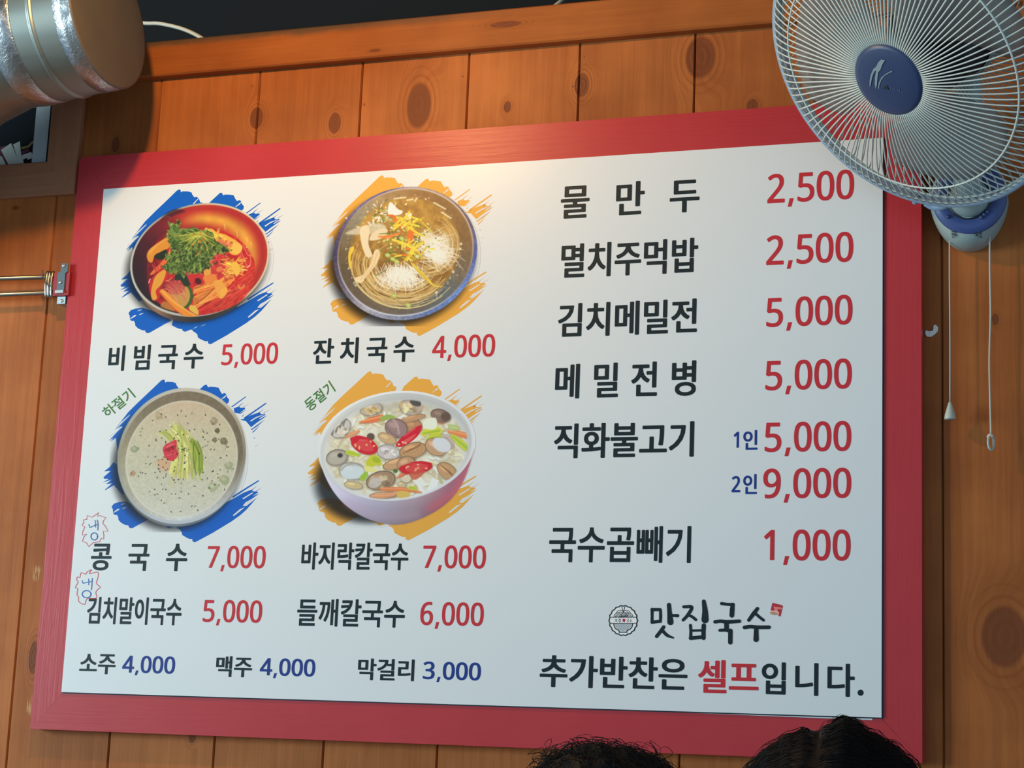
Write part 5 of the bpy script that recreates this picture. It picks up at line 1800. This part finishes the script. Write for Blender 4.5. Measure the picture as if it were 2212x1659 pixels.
a, b = W(120, 634, -.006), W(138, 627, -.006)
MB().box((a[0], -.009, a[2]), (b[0], YW - .003, b[2])).build('strap_lip', mat('bright_steel_lip', (0.7, 0.7, 0.66), 0.3, 0.9), rack)
for x, y_, yy_ in ((137.5, 574, -.0062), (130, 610, -.0062), (133, 650, .0018)):
    MB().lathe([(.0034, -.001), (.0034, .001), (.002, .0022), (0, .0024)], W(x, y_, yy_), (0, -1, 0), 12).build('screw_head', mat('bright_screw', (0.7, 0.74, 0.72), 0.3, 0.8), rack, True)

# ------------------------------------------------------------------ torn scrap left on a plank
sc_pts = [(2000, 714), (2006, 716), (2016, 715), (2017, 703), (2022, 702), (2027, 708), (2026, 716), (2020, 722), (2012, 728), (2003, 728), (1999, 722)]
q_ = onwall(sc_pts, YW - .0010)
n = len(q_)
rs = np.random.default_rng(4)
top_ = q_ + np.stack([np.zeros(n), -.0012 - .0016 * rs.random(n), np.zeros(n)], 1)
o = obj('paper_scrap', np.concatenate([q_, top_]), [tuple(range(n)), tuple(range(2 * n - 1, n - 1, -1))] + [(i, n + i, n + (i + 1) % n, (i + 1) % n) for i in range(n)], mat('torn_white_paper', (0.88, 0.87, 0.80), 0.8))
tag(o, 'small torn white paper scrap stuck to a plank beside the red frame', 'scrap')

# ------------------------------------------------------------------ two diners seen from behind, only their hair reaches the view
M_skin = mat('warm_skin', (0.50, 0.28, 0.19), 0.5)
M_coat1 = mat('charcoal_knit', (0.035, 0.036, 0.042), 0.85)
M_coat2 = mat('navy_padded_jacket', (0.018, 0.022, 0.042), 0.6)
M_hair1 = mat('curly_black_hair', (0.016, 0.011, 0.010), 0.6, spec=0.15)
M_hair2 = mat('straight_black_hair', (0.009, 0.0065, 0.0065), 0.55, spec=0.15)


def skin_body(name, joints, edges, root_i, cloth):
    me = bpy.data.meshes.new(name)
    me.from_pydata([j[0] for j in joints], edges, [])
    o = bpy.data.objects.new(name, me)
    COL.objects.link(o)
    md = o.modifiers.new('skin', 'SKIN')
    md.use_smooth_shade = True
    if not me.skin_vertices:
        pass
    sv = me.skin_vertices[0].data
    for i, j in enumerate(joints):
        sv[i].radius = j[1]
        sv[i].use_root = (i == root_i)
    sb = o.modifiers.new('sub', 'SUBSURF')
    sb.levels = sb.render_levels = 2
    dg = bpy.context.evaluated_depsgraph_get()
    m2 = bpy.data.meshes.new_from_object(o.evaluated_get(dg))
    v = np.array([x.co[:] for x in m2.vertices])
    f = [tuple(p.vertices) for p in m2.polygons]
    bpy.data.objects.remove(o)
    bpy.data.meshes.remove(me)
    bpy.data.meshes.remove(m2)
    return v, f


def person(label, hc, cloth, yaw):
    """seated figure whose head centre is hc; faces along +y (the wall) turned by yaw"""
    ca, sa = math.cos(yaw), math.sin(yaw)
    hx, hy, hz = hc

    def P(x, y, z):                             # body frame: x right, y forward, z up from the floor
        return (hx + x * ca - y * sa, hy + x * sa + y * ca, z)
    k = (hz - .115) / 1.075
    J = [(P(0, -.06, .50), (.165, .125)), (P(0, -.07, .66), (.145, .115)), (P(0, -.05, .82), (.150, .115)), (P(0, -.035, hz - .27), (.13, .095)), (P(0, -.015, hz - .19), (.062, .062)), (P(0, 0, hz - .10), (.058, .066)),
         (P(0, .008, hz - .02), (.074, .092)), (P(0, 0, hz + .05), (.066, .082)),
         (P(.16, -.04, hz - .29), (.062, .062)), (P(.205, -.02, hz - .52), (.045, .048)), (P(.15, .20, hz - .50), (.036, .036)), (P(.10, .30, hz - .475), (.030, .022)),
         (P(-.16, -.04, hz - .29), (.062, .062)), (P(-.205, -.02, hz - .52), (.045, .048)), (P(-.15, .20, hz - .50), (.036, .036)), (P(-.10, .30, hz - .475), (.030, .022)),
         (P(.10, .08, .50), (.085, .080)), (P(.11, .38, .49), (.062, .062)), (P(.11, .37, .24), (.050, .050)), (P(.11, .36, .07), (.036, .040)), (P(.11, .48, .035), (.036, .028)),
         (P(-.10, .08, .50), (.085, .080)), (P(-.11, .38, .49), (.062, .062)), (P(-.11, .37, .24), (.050, .050)), (P(-.11, .36, .07), (.036, .040)), (P(-.11, .48, .035), (.036, .028))]
    E_ = [(0, 1), (1, 2), (2, 3), (3, 4), (4, 5), (5, 6), (6, 7), (3, 8), (8, 9), (9, 10), (10, 11), (3, 12), (12, 13), (13, 14), (14, 15), (0, 16), (16, 17), (17, 18), (18, 19), (19, 20), (0, 21), (21, 22), (22, 23), (23, 24), (24, 25)]
    v, f = skin_body('b', J, E_, 0, cloth)
    root = empty('person', (hx, hy, 0), label, 'person')
    o = obj('body', v, f, cloth, root, True)
    o.data.materials.append(M_skin)
    zc = v[:, 2]
    hands = np.array([P(.10, .30, hz - .475), P(-.10, .30, hz - .475)])
    for p in o.data.polygons:
        c_ = v[list(p.vertices)].mean(0)
        if c_[2] > hz - .165 or min(np.linalg.norm(c_ - h_) for h_ in hands) < .06:
            p.material_index = 1
    # a face: nose, eyes, mouth, ears
    mb = MB()
    mb.tube(spline([P(0, .088, hz + .012), P(0, .104, hz - .012), P(0, .112, hz - .032), P(0, .092, hz - .040)], 4), [.007] * 3 + [.010] * 6 + [.012] * 4, 8)
    mb.build('nose', M_skin, root, True)
    for s_ in (-1, 1):
        MB().lathe([(0, .006), (.006, .005), (.010, 0)], P(s_ * .032, .088, hz + .008), (-sa, ca, 0), 12).build('eye', mat('dark_eye', (.02, .015, .012), .2), root, True)
        MB().tube(spline([P(s_ * .078, .0, hz + .018), P(s_ * .088, -.012, hz + .012), P(s_ * .088, -.012, hz - .018), P(s_ * .078, .0, hz - .034)], 4), .007, 8).build('ear', M_skin, root, True)
    MB().tube(spline([P(-.022, .090, hz - .062), P(0, .097, hz - .060), P(.022, .090, hz - .062)], 4), .005, 8).build('mouth', mat('lip', (.38, .13, .11), .4), root, True)
    return root, P


def hair_shell(root, P, hz, rad, m, face_cut=True):
    nu, nv = 56, 28
    V = []
    for j in range(nv + 1):
        th = math.pi * .80 * j / nv
        for i in range(nu):
            a = 2 * math.pi * i / nu
            d_ = np.array([math.sin(th) * math.sin(a), math.sin(th) * math.cos(a), math.cos(th)])
            front_ = max(0.0, d_[1])
            if front_ > .35 and d_[2] < .45:      # keep the face free
                low = (front_ - .35) / .65
                d_ = d_ * np.array([1, 1 - .55 * low * min(1, (.45 - d_[2]) * 2.2), 1])
            r_ = rad(d_)
            V.append(P(d_[0] * r_[0], d_[1] * r_[1], hz + d_[2] * r_[2]))
    F = [(j * nu + i, j * nu + (i + 1) % nu, (j + 1) * nu + (i + 1) % nu, (j + 1) * nu + i) for j in range(nv) for i in range(nu)]
    o = obj('hair', V, F, m, root, True)
    return o


def strands(name, curves, m, parent, n=3):
    mb = MB()
    for pts, r in curves:
        mb.tube(pts, np.linspace(r, r * .35, len(pts)), n, cap=False)
    o = mb.build(name, m, parent, True)
    o['kind'] = 'stuff'
    return o


rs = np.random.default_rng(21)
# left: curly head
D1, Y1 = 1.95, 1.25
h1 = CAM + rays([(1303, 1815)])[0] / np.linalg.norm(rays([(1303, 1815)])[0]) * D1
root, P1 = person('person with frizzy curly black hair seen below the middle of the board', h1, M_coat1, Y1)


def rad1(d_):
    b = .0045 * (math.sin(17 * d_[0] + 3) * math.sin(15 * d_[1]) + math.sin(23 * d_[2] + 9 * d_[0]))
    k_ = D1 / 2.1
    return (k_ * (.098 + b), k_ * (.103 + b), k_ * (.098 + b))


hair = hair_shell(root, P1, h1[2], rad1, M_hair1)
cs = []
for i in range(2600):
    d_ = rs.normal(size=3)
    d_[2] = abs(d_[2]) * 1.0 - .25
    d_ /= np.linalg.norm(d_)
    if d_[1] > .55 and d_[2] < .35:
        continue
    r_ = np.array(rad1(d_)) * .985
    t1 = np.cross(d_, rs.normal(size=3))
    t1 /= np.linalg.norm(t1)
    t2 = np.cross(d_, t1)
    cr_ = rs.uniform(.0035, .010)
    ph, tw = rs.uniform(0, 6.28), rs.uniform(3.5, 8.5)
    out = rs.uniform(.001, .009) if rs.random() < .9 else rs.uniform(.008, .017)
    drift = rs.normal(size=2) * .012
    pts = []
    for s_ in np.linspace(0, 1, 9):
        q_ = d_ * (r_ + out * math.sin(s_ * 2.6)) + t1 * (cr_ * math.cos(ph + tw * s_) * (.4 + s_) + drift[0] * s_) + t2 * (cr_ * math.sin(ph + tw * s_) * (.4 + s_) + drift[1] * s_)
        pts.append(P1(q_[0], q_[1], h1[2] + q_[2]))
    cs.append((np.array(pts), .00055))
strands('hair_strands', cs, M_hair1, hair)

# right: parted straight hair
D2, Y2 = 2.45, -1.2
h2 = CAM + rays([(1803, 1774)])[0] / np.linalg.norm(rays([(1803, 1774)])[0]) * D2
root, P2 = person('person with smooth parted black hair seen below the lower right corner', h2, M_coat2, Y2)
# part line runs through the notch left of the crown
vd = np.array([h2[0] - CAM[0], h2[1] - CAM[1]])
vd /= np.linalg.norm(vd)
side = np.array([vd[1], -vd[0]])               # to the right as the camera sees it
cy2, sy2 = math.cos(Y2), math.sin(Y2)


def rad2(d_):
    wx, wy = d_[0] * cy2 - d_[1] * sy2, d_[0] * sy2 + d_[1] * cy2
    s_ = wx * side[0] + wy * side[1]
    top_ = max(0.0, d_[2])
    g_ = .009 * math.exp(-((s_ - .13) / .16) ** 2) * top_ - .0060 * math.exp(-((s_ + .19) / .055) ** 2) * top_ + .0010 * math.exp(-((s_ + .36) / .13) ** 2) * top_
    low = max(0.0, .2 - d_[2]) * .012
    b = .0012 * math.sin(31 * s_ + 4 * d_[1])
    k_ = D2 / 2.1
    return (k_ * (.1015 + g_ + b + low), k_ * (.104 + g_ + b + low), k_ * (.0985 + g_ + b))


hair = hair_shell(root, P2, h2[2], rad2, M_hair2)
cs = []
for i in range(2400):
    wx = rs.choice([rs.uniform(-.16, .25), rs.uniform(-.5, .5)])
    fy = rs.uniform(-.85, .75)
    # start near the part line and fall to either side
    sgn = 1 if rs.random() < .6 else -1
    st = rs.uniform(.02, .9) if sgn > 0 else rs.uniform(.02, .8)
    pts = []
    flare = rs.uniform(.0005, .003) if rs.random() < .93 else rs.uniform(.004, .010)
    for s_ in np.linspace(0, 1, 7):
        ss_ = -.19 + sgn * (st + .32 * s_)
        ss_ = max(-.985, min(.985, ss_))
        rem = math.sqrt(max(0, 1 - ss_ * ss_))
        fwd = math.sin(fy * 1.2)
        upz = math.cos(fy * 1.2)
        w2 = np.array([side[0] * ss_ + vd[0] * rem * fwd, side[1] * ss_ + vd[1] * rem * fwd])
        d_ = np.array([w2[0] * cy2 + w2[1] * sy2, -w2[0] * sy2 + w2[1] * cy2, rem * upz])
        d_ /= np.linalg.norm(d_)
        q_ = d_ * (np.array(rad2(d_)) + flare * math.sin(.4 + 2.2 * s_) - .0006)
        pts.append(P2(q_[0], q_[1], h2[2] + q_[2]))
    cs.append((np.array(pts), .00050))
for i in range(40):                             # flyaway tuft at the crown
    s0_ = .06 + .05 * rs.normal()
    pts = []
    for s_ in np.linspace(0, 1, 6):
        ss_ = s0_ + .10 * s_ * rs.choice([-1, 1]) * .8
        w2 = side * ss_ + vd * (-.05 + .05 * rs.normal())
        d_ = np.array([w2[0] * cy2 + w2[1] * sy2, -w2[0] * sy2 + w2[1] * cy2, math.sqrt(max(.05, 1 - w2 @ w2))])
        q_ = d_ * (np.array(rad2(d_)) + .005 * math.sin(s_ * 2.8))
        pts.append(P2(q_[0], q_[1], h2[2] + q_[2]))
    cs.append((np.array(pts), .00045))
strands('hair_strands', cs, M_hair2, hair)
